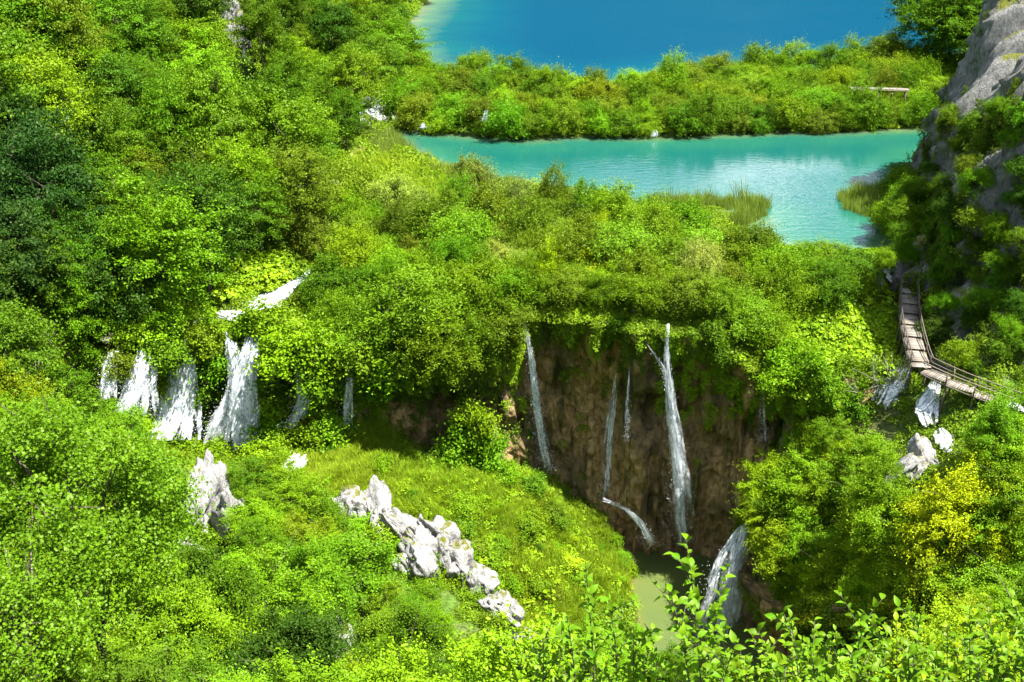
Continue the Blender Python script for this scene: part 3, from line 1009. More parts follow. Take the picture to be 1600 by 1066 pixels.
def barb_tone(px, py, r):
    if 560 < px < 800 and py < 360:
        return pick(r, {'pale green': 3, 'olive green': 3, 'fresh green': 1})
    if py > 430 or px > 1150:
        return pick(r, {'bright green': 4, 'fresh green': 3, 'mid green': 2, 'olive green': 1})
    return pick(r, {'olive green': 4, 'fresh green': 3, 'bright green': 2, 'pale green': 1.5, 'yellow-green': .7})
n3 = grove('willow', BARB, None, 'shrubs along the top of the brown wall', 'willow_shrub', 'shrub', (0.5, 1.35), 0.50, 4000, 3, (0.65, 1.5), tonefn=barb_tone, avoid=[STREAM_L, [(560, 200), (640, 200), (720, 285), (690, 330), (560, 300)]])
FB = [(-60, 640), (60, 620), (170, 660), (235, 715), (290, 770), (295, 880), (370, 905), (385, 770), (440, 725), (490, 780), (540, 870), (640, 925), (690, 975), (760, 1025), (830, 1090), (820, 1180), (-60, 1180)]
n4 = grove('copse', FB, {'fresh green': 4, 'bright green': 4, 'mid green': 2, 'yellow-green': 1.2, 'dark green': .6}, 'trees on the slope below the viewpoint', 'slope_tree', 'tree', (0.5, 1.3), 0.52, 4500, 4, (0.8, 1.3), yrange=(15, 400),
           avoid=[[(255, 715), (395, 715), (395, 900), (255, 930)], [(470, 945), (590, 945), (590, 1085), (480, 1085)], [(510, 760), (600, 765), (700, 820), (790, 900), (850, 1010), (800, 1060), (700, 975), (600, 905), (520, 880)]])
FR = [(1200, 665), (1155, 735), (1170, 800), (1200, 870), (1260, 960), (1230, 1070), (1660, 1180), (1660, 655), (1540, 675), (1505, 720), (1480, 760), (1440, 830), (1375, 830), (1385, 740), (1360, 715), (1300, 690)]
n5 = grove('copse', FR, {'fresh green': 2, 'bright green': 4, 'yellow-green': 4, 'yellow': .8}, 'trees on the right bank of the gorge', 'bank_tree', 'tree', (0.7, 1.2), 0.48, 3000, 5, (0.85, 1.2))

# single plants that stand out
Z_B = 'shrubs along the top of the brown wall'
for px, py, sc, zs in ((862, 425, .62, 1.5), (940, 375, .6, 1.5), (925, 425, .85, 1.1), (972, 410, .7, 1.1)):
    hand('willow', px, py, sc, 'yellow', Z_B, 'willow_shrub', 'shrub', zs)
Z_R = 'trees on the right bank of the gorge'
hand('copse', 1490, 835, 1.25, 'yellow', Z_R, 'bank_tree', 'tree', 1.2, 'tall golden yellow tree on the right bank of the gorge')
hand('copse', 1560, 880, 1.0, 'yellow', Z_R, 'bank_tree', 'tree', 1.1, 'smaller golden yellow tree at the lower right of the tall golden one')
for px, py, sc in ((925, 1010, .8), (980, 1035, .85), (1035, 1050, .8), (1085, 1060, .8), (1140, 1065, .85), (890, 1050, .9)):
    hand('copse', px, py, sc, 'fresh green', Z_R, 'bank_tree', 'tree', 1.0)
hand('copse', 1310, 765, .8, 'yellow-green', Z_R, 'bank_tree', 'tree', 1.1)
hand('broadleaf', 45, 205, .8, 'yellow', 'trees on the wooded hillside', 'broadleaf_tree', 'tree', .9, 'golden yellow tree at the left edge of the hillside')
hand('dense', 30, 290, .8, 'blue-green', 'trees on the wooded hillside', 'broadleaf_tree', 'tree', 1.0, 'dark blue-green dense tree at the left edge below the golden tree')
# big trees behind the cliff, on the right shore of the blue lake
for px, py, sc, tone in ((1475, 122, 1.75, 'mid green'), (1535, 122, 1.9, 'dark green'), (1446, 116, 1.5, 'mid green'), (1510, 100, 2.0, 'fresh green'), (1462, 96, 1.9, 'dark green'), (1500, 130, 1.3, 'mid green')):
    p = Pz(px, py, 3.4)
    plant('broadleaf', (p[0], p[1], gz(p[0], p[1])), sc, tone, 'tall trees behind the cliff', 'shore_tree', cat='tree')

# shrubs rooted on the grey cliff
r_ = np.random.default_rng(77)
CL = [(1395, 285), (1450, 255), (1480, 175), (1605, 150), (1605, 620), (1500, 575), (1462, 520), (1450, 430), (1400, 395), (1385, 340)]
BARE = [[(1495, 0), (1600, 0), (1590, 165), (1495, 165)], [(1450, 195), (1505, 195), (1505, 300), (1455, 290)], [(1535, 235), (1590, 235), (1590, 330), (1535, 330)]]
cnt = 0
acc = []
for _ in range(900):
    px, py = r_.uniform(1385, 1605), r_.uniform(150, 620)
    if not in_poly([px], [py], CL)[0] or any(in_poly([px], [py], b)[0] for b in BARE):
        continue
    if any((px - a) ** 2 + (py - b) ** 2 < 30 ** 2 for a, b in acc):
        continue
    acc.append((px, py))
    p = surf_at(px, py, CLIFF_V, 9, 0.0)
    sc = r_.uniform(0.32, 0.62)
    plant('willow', (p[0] - 0.2, p[1], p[2] - 1.2 * sc), sc, pick(r_, {'mid green': 3, 'fresh green': 3, 'dark green': 2, 'olive green': 1, 'bright green': 1}), 'shrubs rooted on the grey cliff', 'cliff_shrub', cat='shrub', tilt=0.2)
for px, py, sc, tone in ((1400, 330, .62, 'fresh green'), (1425, 300, .5, 'mid green'), (1410, 365, .5, 'mid green'), (1385, 405, .35, 'bright green')):
    p = surf_at(max(px, 1445), py, CLIFF_V, 12, 0.0)
    q = Py(px, py, p[1] - 1.0)
    plant('willow', (q[0], q[1], q[2] - 1.6 * sc), sc, tone, 'shrubs rooted on the grey cliff', 'cliff_shrub', cat='shrub', tilt=0.2)
for px, py, sc in ((1590, 10, .6), (1600, 60, .55)):
    p = surf_at(px, py, CLIFF_V, 12, 0.0)
    plant('willow', (p[0], p[1], p[2] - .6), sc, 'fresh green', 'shrubs rooted on the grey cliff', 'cliff_shrub', cat='shrub')

# ------------------------------------------------------------------ ground cover (stuff)
STUFF = bpy.data.collections.new('cover_sources')
def cover_mesh(name, v, f, mat, vv):
    me = mesh_np(name, v, f, mat, False, {'v': vv})
    o = bpy.data.objects.new(name, me)
    STUFF.objects.link(o)
    return o

def ngon_leaves(c, n, size, k, r, aspect=1.0):
    n = unit(n)
    t = unit(np.cross(n, r.normal(size=c.shape)))
    b = np.cross(n, t)
    th = np.linspace(0, 2 * np.pi, k, endpoint=False)
    v = c[:, None] + size[:, None, None] * (np.cos(th)[None, :, None] * t[:, None] + aspect * np.sin(th)[None, :, None] * b[:, None])
    return v.reshape(-1, 3), np.arange(len(c) * k).reshape(-1, k)

def blades(r, n, rad, h0, h1, w, bend):
    ang, rr = r.random(n) * 6.283, rad * np.sqrt(r.random(n))
    base = np.stack([np.cos(ang) * rr, np.sin(ang) * rr, np.full(n, -0.08)], -1)
    h = r.uniform(h0, h1, n)
    da = r.random(n) * 6.283
    lean = np.stack([np.cos(da), np.sin(da), np.zeros(n)], -1) * (bend * h * r.uniform(0.3, 1, n))[:, None]
    side = np.stack([-np.sin(da + r.normal(size=n)), np.cos(da), np.zeros(n)], -1) * w / 2
    up = np.array([0, 0, 1.0])
    a, b = base - side, base + side
    m = base + up * (h * 0.6)[:, None] + lean * 0.35
    c_, d_ = m + side * .8, m - side * .8
    tip = base + up * h[:, None] + lean
    v = np.stack([a, b, c_, d_, tip + side * .1, tip - side * .1], 1).reshape(-1, 3)
    i = np.arange(n) * 6
    f = np.concatenate([np.stack([i, i + 1, i + 2, i + 3], -1), np.stack([i + 3, i + 2, i + 4, i + 5], -1)])
    return v, f, np.repeat(r.random(n), 6)

M['fern_leaf'] = leaf_material('undergrowth_leaf', ((0.075, 0.150, 0.006), (0.125, 0.205, 0.008), (0.14, 0.19, 0.012)))
M['grass_leaf'] = leaf_material('grass_blade', ((0.125, 0.225, 0.008), (0.17, 0.25, 0.012), (0.20, 0.24, 0.02)))
M['butter_leaf'] = leaf_material('butterbur_leaf', ((0.105, 0.215, 0.006), (0.155, 0.26, 0.008), (0.19, 0.25, 0.008)))
M['reed_leaf'] = leaf_material('reed_blade', ((0.13, 0.20, 0.03), (0.16, 0.23, 0.04), (0.19, 0.22, 0.06)))
M['moss_leaf'] = leaf_material('hanging_moss', ((0.050, 0.100, 0.008), (0.085, 0.140, 0.010), (0.12, 0.13, 0.015)))
SRC = {}
def sources():
    r = np.random.default_rng(900)
    for k in range(3):
        n = 150
        th, rr = r.random(n) * 6.283, 0.75 * np.sqrt(r.random(n))
        c = np.stack([np.cos(th) * rr, np.sin(th) * rr, 0.55 * (1 - (rr / 0.85) ** 2) * r.uniform(0.5, 1.15, n)], -1)
        nr = np.stack([c[:, 0], c[:, 1], np.full(n, .6)], -1) + r.normal(size=(n, 3)) * .35
        v, f = leaf_quads(c, nr, r.uniform(.12, .24, n), r.uniform(.07, .12, n), r)
        SRC.setdefault('fern', []).append(cover_mesh('fern_source', v, f, M['fern_leaf'], np.repeat(r.random(n), 4)))
        v, f, q = blades(r, 46, .38, .3, .75, .035, .8)
        SRC.setdefault('grass', []).append(cover_mesh('grass_source', v, f, M['grass_leaf'], q))
        n = 80
        th, rr = r.random(n) * 6.283, 0.85 * np.sqrt(r.random(n))
        c = np.stack([np.cos(th) * rr, np.sin(th) * rr, 0.25 + 0.5 * (1 - (rr / 0.9) ** 2) * r.uniform(0.5, 1.1, n)], -1)
        nr = np.stack([c[:, 0] * .8, c[:, 1] * .8, np.full(n, .7)], -1) + r.normal(size=(n, 3)) * .4
        v, f = ngon_leaves(c, nr, r.uniform(.08, .17, n), 6, r, .85)
        SRC.setdefault('butter', []).append(cover_mesh('butterbur_source', v, f, M['butter_leaf'], np.repeat(r.random(n), 6)))
        v, f, q = blades(r, 34, .55, 1.2, 2.3, .05, .25)
        SRC.setdefault('reed', []).append(cover_mesh('reed_source', v, f, M['reed_leaf'], q))
        n = 130
        d = r.random(n)
        c = np.stack([r.normal(size=n) * .28 * (1 - .5 * d), -0.12 + r.normal(size=n) * .12 - .1 * (1 - d), -1.5 * d + .15], -1)
        nr = np.stack([r.normal(size=n) * .4, np.full(n, -1.0), np.full(n, .45)], -1) + r.normal(size=(n, 3)) * .3
        v, f = leaf_quads(c, nr, r.uniform(.16, .34, n), r.uniform(.06, .11, n), r)
        SRC.setdefault('moss', []).append(cover_mesh('moss_source', v, f, M['moss_leaf'], np.repeat(r.random(n), 4)))
        SRC.setdefault('fringe', []).append(cover_mesh('fringe_source', v, f, M['butter_leaf'], np.repeat(r.random(n), 4)))
sources()

def cover(name, label, src, P, scale, seed, rot=None):
    """one uncountable mass: many small tufts set on the given points"""
    r = np.random.default_rng(seed)
    P = np.asarray(P)
    n = len(P)
    me = bpy.data.meshes.new(name)
    me.vertices.add(n)
    me.vertices.foreach_set('co', P.astype(np.float32).ravel())
    if rot is None:
        rot = np.stack([r.normal(size=n) * .12, r.normal(size=n) * .12, r.random(n) * 6.283], -1)
    a = me.attributes.new('rot', 'FLOAT_VECTOR', 'POINT')
    a.data.foreach_set('vector', rot.astype(np.float32).ravel())
    a = me.attributes.new('scl', 'FLOAT', 'POINT')
    a.data.foreach_set('value', (scale * np.exp(r.normal(size=n) * .25)).astype(np.float32))
    a = me.attributes.new('pick', 'INT', 'POINT')
    a.data.foreach_set('value', r.integers(0, 3, n).astype(np.int32))
    o = obj(name, me, kind='stuff', label=label)
    ng = bpy.data.node_groups.new(name + '_nodes', 'GeometryNodeTree')
    ng.interface.new_socket('Geometry', in_out='INPUT', socket_type='NodeSocketGeometry')
    ng.interface.new_socket('Geometry', in_out='OUTPUT', socket_type='NodeSocketGeometry')
    N, L = ng.nodes, ng.links
    gi, go = N.new('NodeGroupInput'), N.new('NodeGroupOutput')
    jn = N.new('GeometryNodeJoinGeometry')
    def named(nm, t):
        q = N.new('GeometryNodeInputNamedAttribute')
        q.data_type = t
        q.inputs['Name'].default_value = nm
        return q.outputs['Attribute']
    e2r = N.new('FunctionNodeEulerToRotation')
    L.new(named('rot', 'FLOAT_VECTOR'), e2r.inputs[0])
    sc = named('scl', 'FLOAT')
    pk = named('pick', 'INT')
    for k, so in enumerate(SRC[src]):
        cmp_ = N.new('FunctionNodeCompare')
        cmp_.data_type = 'INT'
        cmp_.operation = 'EQUAL'
        L.new(pk, cmp_.inputs[2])
        cmp_.inputs[3].default_value = k
        oi = N.new('GeometryNodeObjectInfo')
        oi.inputs['Object'].default_value = so
        oi.inputs['As Instance'].default_value = True
        ip = N.new('GeometryNodeInstanceOnPoints')
        L.new(gi.outputs[0], ip.inputs['Points'])
        L.new(cmp_.outputs[0], ip.inputs['Selection'])
        L.new(oi.outputs['Geometry'], ip.inputs['Instance'])
        L.new(e2r.outputs[0], ip.inputs['Rotation'])
        L.new(sc, ip.inputs['Scale'])
        L.new(ip.outputs[0], jn.inputs[0])
    L.new(jn.outputs[0], go.inputs[0])
    md = o.modifiers.new('cover', 'NODES')
    md.node_group = ng
    return o

def land_points(n, xr, yr, seed):
    r = np.random.default_rng(seed)
    x, y = r.uniform(*xr, n), r.uniform(*yr, n)
    z = gz(x, y)
    P = np.stack([x, y, z], -1)
    px, py, dep = project(P)
    ok = (px > -120) & (px < 1720) & (py > -80) & (py < 1250)
    ok &= (poly_sd(x, y, MIDLAKE) > 0.4) & (poly_sd(x, y, UPLAKE) > 0.4) & (poly_sd(x, y, GORGE) > 0.5)
    ok &= poly_sd(x, y, CLIFF_POLY) > 0.3
    return P[ok]

def region_points(poly, n, seed, jitter=0.0, ymin=40):
    r = np.random.default_rng(seed)
    poly = np.array(poly, float)
    lo, hi = poly.min(0), poly.max(0)
    px, py = r.uniform(lo[0], hi[0], n), r.uniform(lo[1], hi[1], n)
    k = in_poly(px, py, poly)
    P = hit(px[k], py[k], 0.0, ymin)
    P = P[np.isfinite(P[:, 0])]
    P = P[(poly_sd(P[:, 0], P[:, 1], MIDLAKE) > 0.2) & (poly_sd(P[:, 0], P[:, 1], GORGE) > 0.2)]
    P[:, 2] = gz(P[:, 0], P[:, 1])
    return P

SPUR = [(470, 700), (520, 670), (600, 665), (650, 715), (720, 735), (790, 735), (850, 745), (890, 790), (930, 810), (975, 850), (1005, 890), (990, 930), (940, 960), (880, 1010), (800, 990), (740, 900), (640, 830), (560, 790), (480, 760)]
def not_path(P):
    px, py, _ = project(P)
    k = np.ones(len(P), bool)
    for q in TAN:
        k &= ~((poly_sd(px, py, q) < 0) & (P[:, 1] > 90))
    return P[k]
near = land_points(26000, (-75, 75), (6, 128), 31)
near = near[~in_poly(*project(near)[:2], SPUR) | (near[:, 1] < 60)]
near = near[(near[:, 1] > 64) | (vnoise(near[:, 0] * .4, near[:, 1] * .4, 3.0) > .1)]
cover('undergrowth', 'low leafy undergrowth covering the slopes', 'fern', not_path(near), 1.0, 41)
farp = land_points(16000, (-140, 140), (118, 330), 32)
cover('hillside_undergrowth', 'leafy undergrowth on the far slopes and barrier', 'fern', not_path(farp), 1.9, 42)
cover('spur_grass', 'bright short grass on the spur below the brown wall', 'grass', region_points(SPUR, 15000, 33), .8, 43)
sp = region_points(SPUR, 5200, 36)
cover('spur_ferns', 'small ferns scattered through the grass of the spur', 'fern', sp[fbm(sp[:, 0] * .35, sp[:, 1] * .35, 9, 2) > -.05], .5, 56)
sp = region_points(SPUR, 1900, 34)
cover('spur_herbs', 'leafy herbs creeping over the grassy spur', 'butter', sp[vnoise(sp[:, 0] * .3, sp[:, 1] * .3, 5) > 0], .5, 44)
BUT = [[(190, 530), (300, 440), (400, 400), (500, 420), (560, 470), (600, 560), (560, 600), (420, 600), (330, 560), (220, 570)],
       [(1180, 560), (1230, 500), (1340, 470), (1400, 500), (1400, 600), (1270, 610)],
       [(1040, 430), (1180, 400), (1380, 400), (1370, 460), (1200, 500), (1050, 500)],
       [(760, 180), (1000, 190), (1290, 180), (1480, 170), (1480, 200), (1200, 206), (1000, 212), (760, 212)]]
bp = np.concatenate([region_points(b, n, 35 + k) for k, (b, n) in enumerate(zip(BUT, (5000, 3500, 3000, 3500)))])
wet = [(330, 480), (430, 452), (480, 420), (500, 440), (460, 500), (340, 512)]
bx, by, _ = project(bp)
bp = bp[~in_poly(bx, by, wet)]
cover('butterbur_plants', 'broad-leaved bright green plants carpeting the wet ledges', 'butter', bp, .8, 45)
gr = region_points([(560, 240), (640, 240), (760, 290), (900, 320), (1060, 340), (1000, 400), (800, 380), (600, 400), (500, 330)], 6000, 51)
cover('sedge', 'pale green sedge between the shrubs above the wall', 'grass', gr, 1.5, 46)
r_ = np.random.default_rng(61)
rp = []
for poly, n in (([(1010, 312), (1100, 300), (1195, 305), (1200, 325), (1160, 345), (1120, 348), (1010, 335)], 1100), ([(1312, 296), (1380, 282), (1440, 262), (1450, 300), (1440, 335), (1380, 338), (1320, 318)], 900),
                ([(640, 232), (700, 262), (800, 285), (900, 305), (1000, 325), (1000, 340), (880, 320), (760, 300), (650, 255)], 700), ([(570, 215), (615, 205), (650, 232), (600, 240)], 200)):
    poly = np.array(poly, float)
    lo, hi = poly.min(0), poly.max(0)
    a, b = r_.uniform(lo[0], hi[0], n * 2), r_.uniform(lo[1], hi[1], n * 2)
    k = in_poly(a, b, poly)
    a, b = a[k], b[k]
    k = (vnoise(a * .03, b * .09, 5.0) + .5 * vnoise(a * .1, b * .3, 8.0) > -.25) | (a > 1300)
    q = Pz(a[k], b[k] + 10, 0.0)
    q[:, 2] = np.maximum(gz(q[:, 0], q[:, 1]), -0.6)
    rp.append(q)
cover('reeds', 'pale reeds standing along the turquoise lake shore', 'reed', np.concatenate(rp), .72, 47)

# hanging moss and grass on the rock walls
def drapes(V, Nn, zfun, n, seed):
    r = np.random.default_rng(seed)
    w = zfun(V)
    w = np.clip(w, 0, None)
    idx = r.choice(len(V), n, p=w / w.sum())
    P = V[idx] + r.normal(size=(n, 3)) * .12
    nn = Nn[idx]
    P[:, :2] += nn * .15
    ang = np.arctan2(nn[:, 0], -nn[:, 1])
    rot = np.stack([r.normal(size=n) * .12, r.normal(size=n) * .1, ang + r.normal(size=n) * .25], -1)
    return P, rot
lipz = np.interp(WALL_V[:, 0], [p[0] for p in LIP], [p[2] for p in LIP])
botz = np.interp(WALL_V[:, 0], [-45, -25, -12, -4, 3, 8, 12, 30], [-12, -12.5, -13, -14, -17, -21, -26, -27])
def wall_w(V):
    down = lipz - V[:, 2]
    col = np.clip(vnoise(V[:, 0] * .38, V[:, 2] * .04, 21) + .35, 0, 2)
    top = np.exp(-(down / 2.0) ** 2) * 2.0
    dr = col * np.exp(-(down / 7.0) ** 2) * 1.1
    low = .45 * np.clip(vnoise(V[:, 0] * .3, V[:, 2] * .3, 25) - .15, 0, 1)
    left = 1 + 1.2 * (V[:, 0] < -12) - .45 * sstep(0, 4, V[:, 0])
    return (top + dr * (1 - .15 * sstep(0, 4, V[:, 0])) + low * (V[:, 0] < 2)) * left
P, rot = drapes(WALL_V, WALL_N, lambda V: np.exp(-((lipz - V[:, 2]) / np.where(V[:, 0] < -12, 4.5, 1.0 + 7.0 * np.clip(vnoise(V[:, 0] * .33, 0.0, 55.0) - .05, 0, 1))) ** 2) * (1 + (V[:, 0] < -12)), 3200, 70)
cover('lip_fringe', 'bright green plants trailing over the lip of the wall', 'fringe', P, .85, 55, rot)
P, rot = drapes(WALL_V, WALL_N, wall_w, 3800, 71)
cover('wall_moss', 'green moss and grass hanging down the brown wall', 'moss', P, .85, 48, rot)
P, rot = drapes(EAST_V, EAST_N, lambda V: np.clip(V[:, 2] + 22, 0, 8) / 8 + .25 * np.clip(vnoise(V[:, 0] * .5, V[:, 2] * .3, 25), 0, 1), 900, 72)
cover('gorge_moss', 'green moss hanging over the gorge wall', 'moss', P, 1.0, 49, rot)
def cliff_w(V):
    px, py, _ = project(V)
    bare = np.zeros(len(V), bool)
    for b in BARE:
        bare |= in_poly(px, py, b)
    return (np.clip(vnoise(V[:, 1] * .3, V[:, 2] * .22, 31) + .3, 0, 1.3) + .1) * np.where(bare, .12, 1.0)
P, rot = drapes(CLIFF_V, CLIFF_N, cliff_w, 4200, 73)
cover('cliff_ivy', 'grass and creepers clinging to the grey cliff', 'moss', P, 1.1, 50, rot)
r_ = np.random.default_rng(81)
wt = WALL_V.reshape(-1, 130, 3)[:, 0]
wn_ = WALL_N.reshape(-1, 130, 2)[:, 0]
lp = np.concatenate([np.concatenate([wt[:, :2] - wn_ * d_, wt[:, 2:] + .05], 1) + r_.normal(size=(len(wt), 3)) * np.array([.3, .3, .08]) for d_ in (-.1, .6, 1.4, 2.2, 3.0, 4.0, 5.0, 6.2)])
lp[:, 2] = np.maximum(gz(lp[:, 0], lp[:, 1]), lp[:, 2] - .25)
cover('lip_plants', 'leafy plants overhanging the lip of the wall', 'fern', lp, .95, 52)
lp2 = lp[vnoise(lp[:, 0] * .3, lp[:, 1] * .3, 77) > .1]
cover('lip_broadleaf', 'broad-leaved plants along the lip of the wall', 'butter', lp2[::2], .8, 53)

# ------------------------------------------------------------------ falling water
def fall(name, label, group, P, W, mat, dens=0.5, seed=0, layers=2, bulge=0.35, across=None, cat='waterfall', edge_pow=2.0, uvw=1.0, parent=None, bed_=False):
    """a sheet of falling water along the 3-D line P with widths W"""
    r = np.random.default_rng(seed)
    P = np.asarray(P, float)
    W = np.asarray(W, float)
    seg = np.r_[0, np.cumsum(np.linalg.norm(np.diff(P, axis=0), axis=1))]
    n = max(14, int(seg[-1] / 0.22))
    t = np.linspace(0, seg[-1], n)
    c = np.stack([np.interp(t, seg, P[:, k]) for k in range(3)], -1)
    for _ in range(3):
        c[1:-1] = (c[:-2] + 2 * c[1:-1] + c[2:]) / 4
    w = np.interp(t, seg, W)
    de = np.interp(t, seg, np.broadcast_to(dens, (len(P),)))
    tan = unit(np.gradient(c, axis=0))
    if across is None:
        a = np.cross(tan, np.array([0, 1.0, 0.25]))
        a[:, 2] = 0
        a = unit(a)
    else:
        a = np.broadcast_to(unit(np.array(across, float)), c.shape)
    out = unit(np.cross(a, tan))
    if bed_:
        a = np.stack([-tan[:, 1], tan[:, 0], 0 * tan[:, 0]], -1)
        a = unit(a)
        out = unit(np.cross(a, tan))
        out = np.where((out[:, 2] < 0)[:, None], -out, out)
    else:
        out = np.where((out[:, 1] > 0)[:, None], -out, out)
    m = 13
    u = np.linspace(-1, 1, m)
    vs, fs, ed, dn, uvs, off = [], [], [], [], [], 0
    def strip(U, T, X, d_, ws):
        nonlocal off
        vs.append(X.reshape(-1, 3))
        fs.append(grid_faces(*T.shape) + off)
        off += T.size
        ed.append((np.abs(U) ** edge_pow).ravel())
        dn.append(np.broadcast_to(d_, U.shape).ravel())
        uvs.append(np.stack([(U * ws * .5 * uvw + 5.1 * len(vs) + seed * 3.3).ravel(), (T + 7.7 * len(vs)).ravel()], -1))
    for L in range(2):                                   # the thin veil
        U, T = np.meshgrid(u, t, indexing='xy')
        jag = 1 + .3 * vnoise(T * .8, L * 7.0 + np.sign(U) * 3, seed + 2.0)
        wob = vnoise(T * .5 + 31 * L, U * 1.2, seed) * .2
        X = c[:, None] + a[:, None] * ((U * jag + wob) * w[:, None] * .5)[..., None]
        bo = bulge * w[:, None] * (1 - U ** 2) * .4 + .2 * fbm(T * .7, U * 2.5 + 9 * L, seed, 3) * np.clip(w, .3, 1.2)[:, None] + .06 * L
        tl = T / seg[-1]
        strip(U, T, X + out[:, None] * bo[..., None], de[:, None] - .26 - .1 * L - .3 * sstep(.9, 1.0, tl), w[:, None])
    ns_ = int(np.clip(4 + 5 * W.max() * layers / 2, 5, 34))
    m2 = 5
    u2 = np.linspace(-1, 1, m2)
    for k in range(ns_):                                 # strands that part, cross and fray
        t0 = r.uniform(0, .35) * (r.random() < .6)
        t1 = 1 - r.uniform(0, .4) * (r.random() < .6)
        sel = (t / seg[-1] >= t0) & (t / seg[-1] <= t1)
        if sel.sum() < 6:
            continue
        ts, cs_, ws_, as_, os_ = t[sel], c[sel], w[sel], a[sel], out[sel]
        pos = r.uniform(-.9, .9) if W.max() > 1.6 else np.clip(r.normal() * .42, -.95, .95)
        drift = r.normal() * .25
        lat = pos + drift * (ts / seg[-1]) + .12 * vnoise(ts * .6, k * 3.0, seed)
        sw = r.uniform(.2, .55) * np.clip(.45 + .4 * ws_, .4, 1.4) * (.5 + .8 * sstep(0, .4, (ts - ts[0]) / (ts[-1] - ts[0] + 1e-6)))
        U, T = np.meshgrid(u2, ts, indexing='xy')
        X = cs_[:, None] + as_[:, None] * (lat * ws_ * .5)[:, None, None] + as_[:, None] * (U * sw[:, None] * .5)[..., None]
        bo = bulge * ws_ * np.clip(1 - lat ** 2, 0, 1) * .5 + r.uniform(0, .25) + .1 * vnoise(ts * .9, k * 5.0, seed)
        X = X + os_[:, None] * (bo[:, None] + .05 * (1 - U ** 2))[..., None]
        strip(U, T, X, (de[sel] + r.uniform(-.05, .2))[:, None] - .35 * sstep(.8, 1, (T - ts[0]) / (ts[-1] - ts[0])), sw[:, None])
    nd_ = int(np.clip(70 * W.mean() * seg[-1], 60, 1500)) if not bed_ else int(9 * W.mean() * seg[-1])
    tq = np.sqrt(r.random(nd_)) if not bed_ else r.random(nd_)
    ii = np.clip((tq * (n - 1)).astype(int), 0, n - 1)
    dp = c[ii] + a[ii] * (r.normal(size=nd_) * (.30 + .12 * tq) * w[ii])[:, None] + out[ii] * (np.abs(r.normal(size=nd_)) * .22 * np.clip(w[ii], .4, 2) + .1)[:, None]
    dp[:, 2] += r.normal(size=nd_) * .1
    dv, df_ = leaf_quads(dp, r.normal(size=(nd_, 3)) + np.array([0, -1, .6]), r.uniform(.05, .16, nd_), r.uniform(.03, .07, nd_), r)
    vs.append(dv)
    fs.append(df_ + off)
    ed.append(np.zeros(len(dv)))
    dn.append(np.full(len(dv), .75))
    uvs.append(np.repeat(r.random((nd_, 2)) * 40, 4, axis=0))
    me = mesh_np(name, np.concatenate(vs), np.concatenate(fs), mat, True, {'edge': np.concatenate(ed), 'dens': np.concatenate(dn)}, np.concatenate(uvs))
    return obj(name, me, parent, label=label, cat=None if parent else cat, group=group)

def wall_line(pts, V, pull=0.5):
    out = []
    ylast = 1e9
    for px, py in pts:
        p = surf_at(px, py, V, 9, pull)
        y = min(p[1], ylast)
        ylast = y
        out.append(Py(px, py, y))
    return out

def dense_px(pts, k=5):
    pts = np.array(pts, float)
    s = np.r_[0, np.cumsum(np.linalg.norm(np.diff(pts, axis=0), axis=1))]
    t = np.linspace(0, s[-1], max(4, int(s[-1] / 14)))
    return np.stack([np.interp(t, s, pts[:, 0]), np.interp(t, s, pts[:, 1])], -1), t / s[-1]

G_MAIN, G_LEFT, G_RIGHT = 'thin falls on the brown wall', 'white falls on the left ledges', 'cascades on the right bank'
def wall_fall(name, label, group, pts, w0, w1, mat, dens, seed, layers=2, pull=.5, V=None, uvw=1.0):
    q, t = dense_px(pts)
    P = wall_line(q, WALL_V if V is None else V, pull)
    if group == G_LEFT:
        P = [Py(a, b, p_[1] - 2.4 * u) for (a, b), p_, u in zip(q, P, t)]
        w0, w1, dens = w0 * 1.3, w1 * 1.5, dens + .02
    return fall(name, label, group, P, w0 + (w1 - w0) * t, M[mat], dens, seed, layers, uvw=uvw)
wall_fall('waterfall', 'long narrow fall slanting down the wall left of the yellow shrubs', G_MAIN, [(817, 492), (822, 520), (830, 575), (838, 640), (848, 700), (858, 735)], .55, 1.35, 'foam', .55, 1, 3)
wall_fall('waterfall', 'thin straight fall in the middle of the brown wall ending on a ledge', G_MAIN, [(963, 585), (957, 630), (950, 690), (946, 778)], .55, .95, 'foam_thin', .6, 2)
wall_fall('waterfall', 'faint thread of water just right of the middle fall', G_MAIN, [(984, 565), (981, 620), (978, 690)], .3, .6, 'foam_thin', .35, 3, 1)
wall_fall('waterfall', 'tallest veil of water falling to the pool at the right of the wall', G_MAIN, [(1043, 508), (1040, 545), (1046, 620), (1055, 700), (1062, 780), (1066, 848)], .32, 2.3, 'foam_thin', .68, 4, 3)
wall_fall('waterfall', 'short side trickle joining the tallest veil from the left', G_MAIN, [(1012, 538), (1024, 555), (1038, 578), (1043, 610)], .4, .5, 'foam_thin', .5, 5, 1)
wall_fall('waterfall', 'faint veil at the right end of the brown wall under the mossy bank', G_MAIN, [(1190, 595), (1191, 640), (1192, 690)], .5, 1.0, 'foam_thin', .3, 6, 1)
wall_fall('waterfall', 'narrow fall at the left end of the brown wall beside the mossy mounds', G_MAIN, [(544, 565), (546, 600), (541, 640), (540, 668)], .8, 1.1, 'foam', .5, 7)
wall_fall('waterfall', 'slim white fall at the far left of the left ledges', G_LEFT, [(183, 536), (176, 570), (168, 625)], .6, 1.3, 'foam', .6, 8, V=WALL_V)
wall_fall('waterfall', 'second white fall from the left, bluish and spreading downwards', G_LEFT, [(229, 540), (222, 575), (214, 610), (205, 650)], .9, 2.2, 'foam', .6, 9, 3)
